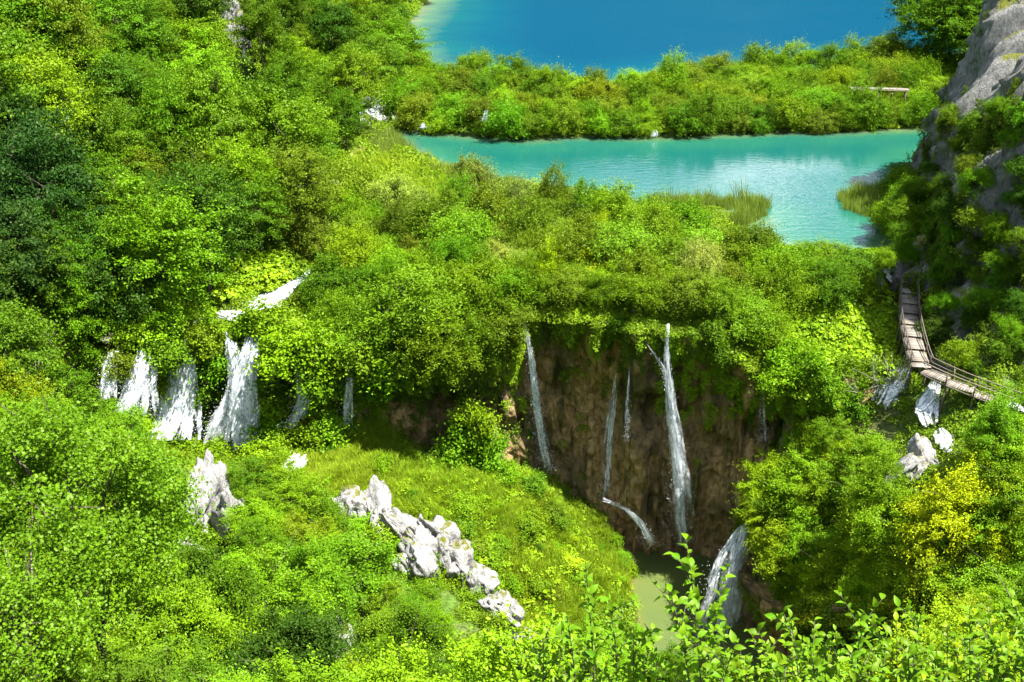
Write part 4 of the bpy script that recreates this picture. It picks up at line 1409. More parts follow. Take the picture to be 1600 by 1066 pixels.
wall_fall('waterfall', 'broad white fall fanning out to the lower left of the ledges', G_LEFT, [(296, 530), (289, 565), (281, 610), (276, 650), (262, 690)], 1.1, 3.4, 'foam', .72, 10, 3)
wall_fall('waterfall', 'forked white fall, left arm from the ledge above', G_LEFT, [(358, 522), (366, 555), (376, 590), (372, 620), (350, 655), (338, 690)], 1.0, 2.2, 'foam', .72, 11, 3)
wall_fall('waterfall', 'forked white fall, right arm dropping straight down', G_LEFT, [(398, 522), (390, 560), (382, 600), (379, 650), (376, 702)], 1.1, 1.7, 'foam', .72, 12, 3)
wall_fall('waterfall', 'small zigzag fall between green mounds right of the forked fall', G_LEFT, [(468, 540), (472, 585), (474, 625), (464, 648), (452, 668)], .5, 1.1, 'foam', .6, 13, 2)

def bed(name, label, group, pts, w, dens, seed, lift=.12, zmin=None, mat='foam_bed', ymin=40, cat='cascade'):
    """white water running over the ground along a line of sight points"""
    q, t = dense_px(pts)
    P = hit(q[:, 0], q[:, 1], 0.0, ymin)
    P[:, 2] = gz(P[:, 0], P[:, 1]) + lift
    w = np.interp(t, np.linspace(0, 1, len(w)), w)
    tan = np.gradient(P[:, :2], axis=0)
    tan /= np.linalg.norm(tan, axis=1)[:, None] + 1e-9
    for k in range(len(P)):                       # ride over the higher side of the bed
        nn = np.array([-tan[k, 1], tan[k, 0]])
        P[k, 2] = lift + np.mean([gz(P[k, 0] + nn[0] * q_ * w[k] * .4, P[k, 1] + nn[1] * q_ * w[k] * .4) for q_ in (-1, 0, 1)])
    return fall(name, label, group, P, w, M[mat], dens - .02, seed, 3, bulge=.12, cat=cat, bed_=True)
bed('cascade', 'white rapids sliding down to the ledge above the forked fall', G_LEFT, [(490, 428), (470, 446), (448, 458), (436, 474), (420, 486), (390, 492), (345, 498)], [.8, 1.2, 2.5, 4.0, 4.5, 4.0, 2.0], .75, 21, .25)
bed('cascade', 'small white ripple on the ledge above the broad left fall', G_LEFT, [(318, 506), (300, 516), (292, 528)], [1, 1.6, 1.4], .6, 22, .3)
bed('cascade', 'little white step in the stream behind the left shrubs', G_LEFT, [(500, 392), (496, 402), (492, 412)], [.8, 1.2, .8], .5, 23, 1.6)
bed('cascade', 'bright white patch of stream beside the tan path', G_LEFT, [(524, 296), (518, 304), (512, 310)], [1.6, 1.4, 1.0], .7, 24, .9)
bed('cascade', 'wide white cascade pouring between the lakes beside the hillside', 'cascades on the far barrier', [(612, 138), (606, 155), (598, 170), (590, 186), (604, 200)], [4, 6, 8, 9, 6], .62, 25, .5)
bed('cascade', 'small white step right of the wide cascade between the lakes', 'cascades on the far barrier', [(678, 152), (672, 160), (660, 175)], [1.5, 1.8, 1.0], .6, 26, 1.2)
for k, (px, py, h_, nm) in enumerate(((760, 172, 18, 'thin white trickle in the far barrier shrubs near the wide cascade'), (1022, 203, 10, 'tiny white spout at the middle of the far barrier shore'), (662, 192, 8, 'low white spout at the left end of the far barrier shore'))):
    a = Pz(px, 214, 0.0)
    P = [Py(px + dx, py + h_ * q, a[1] - 1.2) for dx, q in ((0, 0), (0, .5), (-2, 1.0))]
    fall('waterfall', nm, 'cascades on the far barrier', P, [.7, .9, 1.1], M['foam'], .6, 30 + k, 2)
bed('cascade', 'white sheet of water by the lake outlet beside the boardwalk', G_RIGHT, [(1372, 428), (1388, 436), (1398, 446)], [2.2, 3.0, 2.2], .75, 27, .5)
bed('cascade', 'bluish shaded rapids below the boardwalk bend', G_RIGHT, [(1415, 585), (1402, 602), (1388, 625), (1374, 655)], [1.2, 2.0, 2.2, 1.6], .55, 28, .6)
bed('cascade', 'sunlit white cascade under the sunny boardwalk', G_RIGHT, [(1460, 612), (1456, 630), (1446, 656), (1450, 682)], [1.0, 1.6, 2.4, 1.4], .6, 29, .7)
bed('cascade', 'small white step right below the sunlit cascade', G_RIGHT, [(1466, 690), (1474, 705), (1470, 725)], [.9, 1.6, 1.0], .6, 34, .9)
bed('cascade', 'white runnels over pale rocks beside the golden tree', G_RIGHT, [(1440, 738), (1424, 752), (1408, 772), (1398, 795)], [1.0, 1.8, 2.0, 1.2], .55, 31, 1.0)
bed('cascade', 'white water glimpsed beyond the boardwalk at the right edge', G_RIGHT, [(1560, 645), (1580, 655), (1600, 662)], [1.2, 1.6, 1.2], .55, 32, .7)
bed('cascade', 'small white pool spill at the foot of the grassy spur', G_LEFT, [(472, 722), (460, 736), (444, 750)], [1.6, 2.0, 1.2], .7, 33, .5)

# ledge water running from the middle fall down to the pool, and the broad fall into the gorge
P = [Py(a, b, y) for a, b, y in ((944, 778, 84.6), (962, 783, 84.3), (982, 793, 84), (998, 812, 83.8), (1010, 832, 83.7), (1020, 850, 83.8))]
fall('waterfall', 'curved runnel arching over a mossy ledge into the pool', G_MAIN, P, [.8, .7, .7, .9, 1.1, 1.2], M['foam'], .6, 41, 2, bulge=.5)
P = [Py(a, b, y) for a, b, y in ((1168, 820, 77.6), (1158, 832, 76.6), (1144, 858, 75.7), (1132, 895, 75.0), (1124, 935, 74.6), (1116, 985, 74.3))]
fall('waterfall', 'broad foaming fall bursting into the gorge behind the leafy shoots', G_RIGHT, P, [1.4, 2.4, 3.4, 4.0, 4.4, 5.0], M['foam'], [.85, .85, .75, .65, .55, .5], 42, 4, bulge=.5, across=(.92, .38, 0))

# ------------------------------------------------------------------ limestone crags
def ico(sub):
    bm = bmesh.new()
    bmesh.ops.create_icosphere(bm, subdivisions=sub, radius=1.0)
    v = np.array([q.co[:] for q in bm.verts])
    f = np.array([[q.index for q in p.verts] for p in bm.faces])
    bm.free()
    return v, f
ICO_V, ICO_F = ico(4)
def lump(r):
    v = ICO_V.copy()
    for _ in range(22):
        n = unit(r.normal(size=3) * np.array([1, 1, .6]))
        h = r.uniform(.5, .88)
        v = v - np.clip(v @ n - h, 0, None)[:, None] * n * .95
    return v
def rock_mesh(seed, sx, sy, sz, mat):
    r = np.random.default_rng(seed)
    parts = [(lump(r), ICO_F)]
    for _ in range(5):
        k = r.uniform(.35, .7)
        o = np.array([r.uniform(-.85, .85), r.uniform(-.8, .8), r.uniform(-.8, .35)])
        parts.append((lump(r) * np.array([k * .8, k * .8, k * r.uniform(.8, 1.5)]) + o, ICO_F))
    v, f = join(parts)
    o = r.random() * 50
    rid = 1 - np.abs(fbm(v[:, 0] * 1.8 + o, v[:, 1] * 1.8, v[:, 2] * 1.0, 4))
    flute = np.abs(vnoise(v[:, 0] * 4.5 + o, v[:, 1] * 4.5, v[:, 2] * .7))
    v = v * (1 + .2 * (rid - .6) - .26 * (1 - flute) ** 4 + .07 * vnoise(v[:, 0] * 9, v[:, 1] * 9, v[:, 2] * 4 + o))[:, None]
    v = v + np.stack([v[:, 2] * r.normal() * .18, v[:, 2] * r.normal() * .18, 0 * v[:, 2]], -1)
    v = v * np.array([sx, sy, sz])
    return mesh_np('rock', v, f, mat, False)
def crag(name, label, group, px, py, wpx, hpx, seed, mat='limestone', y=None, ymin=40):
    if y is None:
        p = hit([px], [py + hpx * .4], 0.0, ymin)[0]
        y = p[1]
    p = Py(px, py, y)
    dist = np.linalg.norm(p - np.array([0, 0, CAMZ]))
    rr_ = np.random.default_rng(seed * 7 + 1)
    sz_ = rr_.uniform(.85, 1.35)
    sx, sz = 1.15 * sz_ * wpx * dist / F / 2, 1.15 * sz_ * hpx * dist / F / 2
    me = rock_mesh(seed, sx, .8 * (sx + sz) / 1.4, sz * 1.15, M[mat])
    return obj(name, me, label=label, cat='rock', group=group, loc=p, rot=(rr_.normal() * .15, rr_.normal() * .15, rr_.random() * 6))
G_RIDGE = 'pale crags along the edge of the spur'
for k, (px, py, w, h, lb) in enumerate([
        (312, 782, 66, 112, 'tall white crag left of its twin beside the broad-leaved tree'), (352, 812, 46, 90, 'leaning pale crag with grassy top right of the tall white crag'),
        (292, 868, 40, 60, 'shaded grey rock under the tall white crag'),
        (552, 793, 52, 40, 'leftmost pale crag of the ridge, low and mossy'), (590, 800, 50, 62, 'second pale crag of the ridge, upright'), (632, 828, 56, 58, 'third pale crag of the ridge, broad with tufts'),
        (682, 846, 62, 60, 'large rounded crag in the middle of the ridge'), (655, 872, 46, 54, 'low crag in front of the large rounded one'), (718, 882, 52, 56, 'fluted pale crag right of the middle of the ridge'),
        (752, 912, 54, 56, 'long bright crag near the lower end of the ridge'), (785, 955, 46, 60, 'last bright crag at the lower end of the ridge'),
        (528, 985, 58, 50, 'white rock block among the treetops at the bottom, upper one'), (534, 1018, 56, 60, 'white rock block among the treetops at the bottom, lower one'),
        (832, 1008, 58, 44, 'white rock half hidden by the leafy shoots at the bottom'), (487, 796, 32, 14, 'flat pale stone left of the crag ridge')]):
    crag('limestone_crag', lb, G_RIDGE, px, py, w, h, 300 + k)
G_HILL = 'pale rocks on the wooded hillside'
for k, (px, py, w, h, lb) in enumerate([(362, 18, 26, 36, 'white rock at the top of the hillside gully'), (368, 62, 22, 40, 'narrow pale rock midway down the hillside gully'), (371, 95, 20, 36, 'lowest pale rock of the hillside gully'),
                                       (270, 62, 26, 26, 'small pale rock on the hillside left of the gully'), (100, 52, 18, 12, 'small stone near the top left corner of the hillside'), (482, 262, 24, 34, 'grey rock at the foot of the hillside by the stream')]):
    p = hit([px], [py], 2.5, 62)[0]
    crag('hillside_rock', lb, G_HILL, px, py, w, h, 340 + k, 'cliff_rock', y=p[1] - 2)  # darker cliff stone puts the hillside's partial shade into the rock colour
for k, (px, py, w, h, lb) in enumerate([(1318, 640, 15, 40, 'thin pale rock spire beside the bare branches'), (1410, 745, 46, 66, 'pale wet rock face between the cascades and the golden tree'), (1440, 715, 40, 60, 'grey rock under the sunlit cascade'), (1365, 442, 14, 40, 'dark upright rock at the lake outlet')]):
    crag('bank_rock', lb, 'rocks on the right bank', px, py, w, h, 360 + k)
p = Py(1030, 852, 83.6)
obj('boulder', rock_mesh(371, .9, .8, .6, M['travertine']), label='dark wet boulder at the pool edge below the curved runnel', cat='rock', loc=p)

# ------------------------------------------------------------------ boardwalks
PLANK = mesh_np('plank', *box(0, 0, 0, .185, 1.9, .055), M['wood'])
RISER = mesh_np('riser', *box(0, 0, 0, .05, 1.94, .24), M['wood_dark'])
POST = mesh_np('post', *box(0, 0, 0, .11, .11, 1.25), M['wood_dark'])
PILE = mesh_np('pile', *box(0, 0, 0, .16, .16, 3.2), M['wood_dark'])
def boardwalk(name, label, pts, rails=(1, 1), wscale=1.0, seg=2.2, group='wooden boardwalks', posts=True, piles=True):
    p, s = resample(pts, .205)
    e = bpy.data.objects.new(name, None)
    C.objects.link(e)
    e.location = [float(v) for v in p[len(p) // 2]]
    e['label'], e['category'], e['group'] = label, 'boardwalk', group
    base = np.array(e.location)
    tan = np.gradient(p[:, :2], axis=0)
    tan /= np.linalg.norm(tan, axis=1)[:, None]
    ang = np.arctan2(tan[:, 1], tan[:, 0])
    k = np.floor(s / seg)
    nrm = np.stack([-tan[:, 1], tan[:, 0]], -1)
    railpts = {1: [], -1: []}
    r = np.random.default_rng(int(abs(base[0] * 10)))
    for i in range(len(p)):
        z = np.interp((k[i] + .5) * seg, s, p[:, 2])
        q = np.array([p[i, 0], p[i, 1], z]) - base
        obj('plank', PLANK, e, loc=q + np.array([0, 0, r.normal() * .006]), rot=(0, 0, ang[i] + r.normal() * .01), scale=(1, wscale, 1))
        if i and k[i] != k[i - 1]:
            obj('riser', RISER, e, loc=q + np.array([*(-tan[i] * .12), -.06]), rot=(0, 0, ang[i]), scale=(1, wscale, 1))
            for sd in (1, -1):
                w = nrm[i] * sd * (.95 * wscale + .02)
                if posts and rails[0 if sd == 1 else 1]:
                    obj('post', POST, e, loc=q + np.array([w[0], w[1], .45]), rot=(0, 0, ang[i]))
                if piles:
                    obj('pile', PILE, e, loc=q + np.array([w[0] * .8, w[1] * .8, -1.62]), rot=(0, 0, ang[i]))
        for sd in (1, -1):
            w = nrm[i] * sd * (.95 * wscale + .02)
            railpts[sd].append([q[0] + w[0], q[1] + w[1], p[i, 2] - base[2]])
    for j, sd in enumerate((1, -1)):
        rp_ = np.array(railpts[sd])[::3]
        v, f = tube(rp_ - np.array([0, 0, .12]) * 1.0 - np.array([*(np.zeros(2)), .04]), .075, 5)
        obj('stringer', mesh_np('stringer', v, f, M['wood_dark']), e)
        if rails[j]:
            v, f = join([tube(rp_ + np.array([0, 0, 1.02]), .05, 5), tube(rp_ + np.array([0, 0, .55]), .035, 4)])
            obj('handrail', mesh_np('handrail', v, f, M['wood_dark']), e)
    return e
boardwalk('boardwalk', 'shaded stepped boardwalk climbing beside the grey cliff to the lake',
          px_pts([(1423, 383, 1.1), (1421, 410, .9), (1420, 450, .6), (1419, 490, .2), (1425, 525, -.2), (1434, 560, -.6), (1440, 574, -.75)]), (1, 1), .85)
boardwalk('boardwalk', 'sunlit railed boardwalk curving away at the right edge below the cliff',
          px_pts([(1446, 578, -.95), (1475, 592, -1.1), (1510, 607, -1.3), (1550, 622, -1.6), (1600, 640, -1.9), (1650, 660, -2.2)]), (1, 1), .75)
boardwalk('boardwalk', 'pale boardwalk crossing the far barrier near the cliff', px_pts([(1330, 138, 5.2), (1370, 138, 5.2), (1420, 140, 5.2)]), (0, 0), .8)
boardwalk('boardwalk', 'shaded end of the far boardwalk against the grey cliff', px_pts([(1478, 148, 5.0), (1495, 149, 5.0), (1512, 152, 5.0)]), (1, 0), .8)
boardwalk('boardwalk', 'short pale boardwalk showing at the edge of the blue lake', px_pts([(820, 139, 4.2), (835, 139, 4.2), (850, 138, 4.2)]), (0, 0), .8)
boardwalk('boardwalk', 'weathered boardwalk at the foot of the dark wood by the left falls', px_pts([(158, 532, -1.4), (178, 520, -1.1), (190, 508, -.8)]), (0, 0), .7, .9)
boardwalk('boardwalk', 'narrow plank path rising right from the foot of the dark wood', px_pts([(205, 493, -.5), (222, 486, -.3), (240, 478, 0)]), (0, 0), .5, .9)

# ------------------------------------------------------------------ dead wood
def bare_branches(name, label, pos, n, h, spread, seed, cat='dead shrub', mat='dead_bark', rad=.05):
    r = np.random.default_rng(seed)
    parts = []
    for k in range(n):
        a = r.random() * 6.28
        d = np.array([math.cos(a) * spread, math.sin(a) * spread, 1.0]) * h * r.uniform(.5, 1)
        s = np.array([r.normal() * .3, r.normal() * .3, -.3])
        t = np.linspace(0, 1, 6)[:, None]
        c = s + d * t + np.cumsum(r.normal(size=(6, 3)) * .06 * h / 3, axis=0)
        parts.append(tube(c, np.linspace(rad, rad * .25, 6), 5))
        for b in range(3):
            i = r.integers(2, 5)
            e = c[i] + (d * .3 + r.normal(size=3) * h * .16)
            parts.append(tube(c[i] + (e - c[i]) * np.linspace(0, 1, 3)[:, None], np.linspace(rad * .5, rad * .15, 3), 4))
    v, f = join(parts)
    return obj(name, mesh_np(name, v, f, M[mat], True), label=label, cat=cat, loc=pos)
for k, (px, py, lb) in enumerate(((1345, 625, 'bare grey branches left of the shaded rapids'), (1372, 612, 'tangle of bare grey twigs beside the shaded rapids'), (1395, 600, 'bare twigs under the boardwalk bend'))):
    p = hit([px], [py], .6, 60)[0]
    o = bare_branches('bare_shrub', lb, p, 9, 3.6, .7, 500 + k, rad=.045)
    o['group'] = 'bare branches by the rapids'
p = hit([78], [592], 0, 62)[0]
def dead_tree(pos):
    r = np.random.default_rng(9)
    e = bpy.data.objects.new('dead_tree', None)
    C.objects.link(e)
    e.location = [float(v) for v in pos]
    e['label'], e['category'] = 'dead grey trunk with drooping bare branches at the left edge of the wood', 'dead tree'
    c = np.array([[0, 0, -1], [.1, 0, 1], [.05, .1, 3], [-.15, 0, 5], [-.2, .1, 7]])
    obj('trunk', mesh_np('trunk', *tube(c, [.45, .36, .3, .2, .08], 9), M['dead_bark'], True), e)
    for k in range(12):
        z = r.uniform(1.5, 6.5)
        a = r.random() * 6.28
        d = np.array([math.cos(a), math.sin(a), 0])
        q = np.array([0, 0, z]) + np.array([d * 0, d * .8 + [0, 0, -.2], d * 1.3 + [0, 0, -.9], d * 1.5 + [0, 0, -1.8]])
        obj('branch', mesh_np('branch', *tube(q, [.06, .045, .03, .012], 5), M['dead_bark'], True), e)
dead_tree(p)
for k, (px, py, L, ang, lb) in enumerate(((418, 112, 4.5, .6, 'pale fallen trunk high on the hillside right of the gully'),)):
    p = hit([px], [py], 3.2, 62)[0]
    d = np.array([math.cos(ang), math.sin(ang) * .4, .35]) * L / 2
    v, f = tube(np.array([-d, -d * .3 + [0, 0, .05], d * .4, d]), [.22, .2, .16, .08], 8)
    obj('fallen_log', mesh_np('fallen_log', v, f, M['dead_bark'], True), label=lb, cat='log', loc=p)

# ------------------------------------------------------------------ fern mounds on the ledges of the left falls
proto('mound', 80, (1.5, 1.3, 1.5), .2, 10, 120, 34, .26, .20, .13, .05, lobe_r=(.3, .5), spread=.7, floor=-1.3, flat=.8)
proto('mound', 81, (1.3, 1.2, 1.8), .2, 10, 120, 34, .26, .20, .13, .05, lobe_r=(.3, .5), spread=.7, floor=-1.3, flat=.8)
proto('mound', 82, (1.7, 1.2, 1.3), .2, 10, 120, 34, .26, .20, .13, .05, lobe_r=(.3, .5), spread=.7, floor=-1.3, flat=.8)
r_ = np.random.default_rng(91)
for px, py, sc, tone in ((205, 528, .7, 'bright green'), (250, 526, .9, 'bright green'), (262, 560, .8, 'fresh green'), (245, 605, .8, 'olive green'), (320, 535, .9, 'bright green'), (335, 580, .9, 'fresh green'),
                         (318, 610, .8, 'mid green'), (420, 515, 1.0, 'bright green'), (385, 512, .7, 'bright green'), (445, 560, 1.0, 'bright green'), (425, 600, 1.0, 'fresh green'), (430, 645, 1.0, 'bright green'),
                         (415, 680, .8, 'fresh green'), (500, 560, 1.1, 'bright green'), (505, 605, 1.0, 'fresh green'), (495, 645, 1.0, 'bright green'), (515, 675, .8, 'fresh green'), (455, 620, .6, 'fresh green'),
                         (570, 555, 1.0, 'fresh green'), (600, 585, .9, 'bright green'), (640, 570, .9, 'fresh green'), (700, 560, .8, 'mid green'), (575, 610, .7, 'mid green'),
                         (350, 612, .5, 'yellow-green'), (190, 575, .6, 'olive green'), (485, 690, .8, 'bright green'), (1115, 520, .7, 'mid green'), (1125, 555, .6, 'mid green'), (965, 510, .6, 'mid green'),
                         (1225, 560, 1.1, 'bright green'), (1265, 580, 1.1, 'fresh green'), (1215, 600, .9, 'bright green'), (1290, 610, .9, 'fresh green')):
    p = surf_at(px, py, WALL_V, 14, .6)
    if px < 620:
        p = Py(px, py, p[1] - max(0, (py - 515) / 170 * 2.6))
        sc *= 1.5
    plant('mound', p, sc, tone, 'green fern mounds hanging on the rock ledges', 'fern_mound', cat='plant', tilt=.15)
for px, py, sc, tone in ((605, 520, 1.3, 'fresh green'), (650, 500, 1.6, 'fresh green'), (690, 535, 1.1, 'bright green'), (735, 525, 1.2, 'fresh green'), (780, 500, 1.1, 'olive green'), (795, 455, 1.1, 'fresh green'),
                         (850, 462, .8, 'mid green'), (895, 452, .9, 'olive green'), (945, 462, .8, 'fresh green'), (1000, 470, .9, 'bright green'), (1075, 465, 1.0, 'olive green'), (1120, 478, 1.1, 'bright green'),
                         (1165, 500, 1.0, 'fresh green'), (1200, 530, 1.0, 'bright green'), (570, 540, .9, 'bright green')):
    p = surf_at(px, py + 25, WALL_V, 22, .3)
    if px > 820:
        p = p + np.array([0, 1.8, .9])
        sc *= .85
    plant('willow', (p[0], p[1], p[2] - .7), sc, tone, 'bushes leaning over the lip of the brown wall', 'lip_shrub', cat='shrub', tilt=.2, zs=.95)
# low growth that breaks up the spur and buries the feet of the crags
r_ = np.random.default_rng(93)
for k in range(46):
    while True:
        px, py = r_.uniform(480, 1000), r_.uniform(670, 960)
        if in_poly([px], [py], SPUR)[0]:
            break
    p = hit([px], [py], .3, 60)[0]
    plant('mound', (p[0], p[1], gz(p[0], p[1]) + .1), r_.uniform(.3, .85), pick(r_, {'bright green': 3, 'fresh green': 3, 'mid green': 1.5, 'yellow-green': 1, 'olive green': 1}),
          'low bushes on the grassy spur', 'fern_mound', cat='plant', zs=r_.uniform(.5, 1.0), tilt=.1)
for px, py, sc in ((560, 826, .7), (590, 842, .8), (622, 862, .8), (672, 888, .7), (706, 912, .8), (738, 945, .8), (770, 985, .8), (600, 775, .5), (648, 800, .5), (705, 838, .6), (735, 868, .5), (770, 915, .5), (328, 838, .8), (292, 812, .6), (372, 850, .8), (575, 812, .45), (612, 838, .45), (648, 852, .4), (690, 880, .45), (728, 910, .45), (760, 945, .45), (548, 812, .5), (665, 830, .35)):
    p = hit([px], [py], .4, 45)[0]
    plant('mound', (p[0], p[1], gz(p[0], p[1]) + .2), sc, 'bright green', 'bushes at the feet of the pale crags', 'fern_mound', cat='plant', tilt=.1)
for px, py, sc in ((1305, 600, 1.1), (1330, 598, 1.2), (1345, 622, 1.0), (1318, 626, 1.0), (1290, 625, 1.0), (1360, 600, 1.0), (1335, 645, .9)):
    p = hit([px], [py], .5, 60)[0]
    plant('mound', (p[0], p[1], gz(p[0], p[1]) + .5), sc, 'fresh green', 'green fern mounds hanging on the rock ledges', 'fern_mound', cat='plant', tilt=.1)
for x, y, sc, tone in ((45.5, 108, .9, 'bright green'), (44.6, 112, .8, 'fresh green'), (47, 115, .95, 'bright green'), (48.5, 119, .8, 'fresh green'), (50, 123.5, .85, 'mid green'), (53.5, 128, .7, 'fresh green'), (46.8, 110, 1.0, 'mid green'), (58, 133, .6, 'mid green')):
    plant('willow', (x, y, -.4), sc, tone, 'shrubs at the waterline below the cliff', 'waterside_shrub', cat='shrub', zs=1.4)
for px, py, sc, tone in ((578, 812, .3, 'bright green'), (612, 812, .28, 'olive green'), (662, 862, .32, 'bright green'), (700, 868, .28, 'fresh green'), (736, 900, .3, 'bright green'), (768, 936, .28, 'olive green'), (640, 850, .26, 'fresh green')):
    hand('willow', px, py, sc, tone, 'bushes at the feet of the pale crags', 'fern_mound', 'plant')
for px, py, sc in ((235, 655, 1.0), (318, 668, 1.1), (345, 706, 1.0), (412, 712, 1.1), (296, 705, .9), (190, 640, .9), (440, 690, 1.0)):
    p = hit([px], [py], .5, 66)[0]
    plant('mound', (p[0], p[1], gz(p[0], p[1]) + .3), sc, 'bright green', 'green fern mounds hanging on the rock ledges', 'fern_mound', cat='plant', tilt=.1)
# the shaggy dome standing in front of the brown wall
for k, (px, py, sc) in enumerate(((742, 665, 1.35), (732, 705, 1.5), (760, 720, 1.2), (705, 715, 1.0))):
    p = Py(px, py, 82.6)
    plant('mound', p, sc, 'fresh green' if k else 'bright green', 'shaggy dome in front of the brown wall', 'fern_mound', cat='plant', zs=1.25, tilt=.08)

# ------------------------------------------------------------------ near broad-leaved tree on the left
def lobed_leaf(name, mat):
    th = np.array([0, 22, 48, 70, 100, 132, 180, 228, 260, 290, 312, 338]) * np.pi / 180
    rr = np.array([1.0, .55, .95, .5, .8, .35, .30, .35, .8, .5, .95, .55])
    v = np.stack([np.cos(th) * rr * .5 + .15, np.sin(th) * rr * .5, .08 * np.abs(np.sin(th)) * rr], -1)
    v = np.concatenate([v, [[.15, 0, 0]]])
    f = np.array([[12, k, (k + 1) % 12] for k in range(12)])
    return v, f
LV, LF = lobed_leaf('leaf', M['near_leaf'])
def frames(n, r):
    n = unit(n)
    t = unit(np.cross(n, r.normal(size=n.shape)))
    return np.stack([t, np.cross(n, t), n], -1)           # columns
def near_tree(name, label, pos, zc, radii, leaves, size, tone, seed, sep=260):
    r = np.random.default_rng(seed)
    e = bpy.data.objects.new(name, None)
    C.objects.link(e)
    e.location = [float(v) for v in pos]
    e['label'], e['category'] = label, 'tree'
    pts, nr, v, lc = crown_points(r, radii, zc, 18, leaves // 60, 60, .27, lobe_r=(.24, .44), spread=.8, flat=.5)
    Fm = frames(nr, r)
    L = size * r.uniform(.7, 1.25, len(pts))
    world = pts + np.array(pos)
    d = np.linalg.norm(world - np.array([0, 0, CAMZ]), axis=1)
    px, py, _ = project(world)
    vis = (px > 0) & (px < 1600) & (py < 1066)
    order = np.argsort(np.where(vis, d, 999))
    near_i = order[:sep]
    far_i = order[sep:]
    V = pts[far_i][:, None] + np.einsum('nij,kj->nki', Fm[far_i], LV) * L[far_i][:, None, None]
    Ff = (LF[None] + (np.arange(len(far_i)) * len(LV))[:, None, None]).reshape(-1, 3)
    me = mesh_np('leaves', V.reshape(-1, 3), Ff, M['near_leaf'], False, {'v': np.repeat(v[far_i], len(LV))})
    col = np.array(TONE[tone])
    o = obj('leaves', me, e, color=col, kind='stuff')
    one = mesh_np('leaf', LV, LF, M['near_leaf'], False, {'v': np.full(len(LV), .55)})
    for k in near_i:
        q = Matrix([list(map(float, Fm[k][a])) for a in range(3)]).to_euler()
        obj('leaf', one, e, loc=pts[k], rot=q, scale=L[k], color=col * np.exp(r.normal() * .15))
    tm = trunk_mesh('trunk', seed, zc, lc[:14], .2, M['bark'])
    obj('trunk', tm, e)
p = Py(112, 800, 23.0)
g = gz(p[0], p[1])
near_tree('broadleaf_tree', 'large tree with big lobed leaves filling the left edge of the foreground', (p[0], p[1], g), p[2] - g, (3.4, 2.9, 3.6), 44000, .125, 'fresh green', 401, 290)
p = Py(30, 985, 19.0)
g = gz(p[0], p[1])
near_tree('broadleaf_tree', 'lobed-leaf tree in the bottom left corner below the larger one', (p[0], p[1], g), p[2] - g, (2.1, 2.0, 1.9), 13000, .11, 'fresh green', 402, 150)

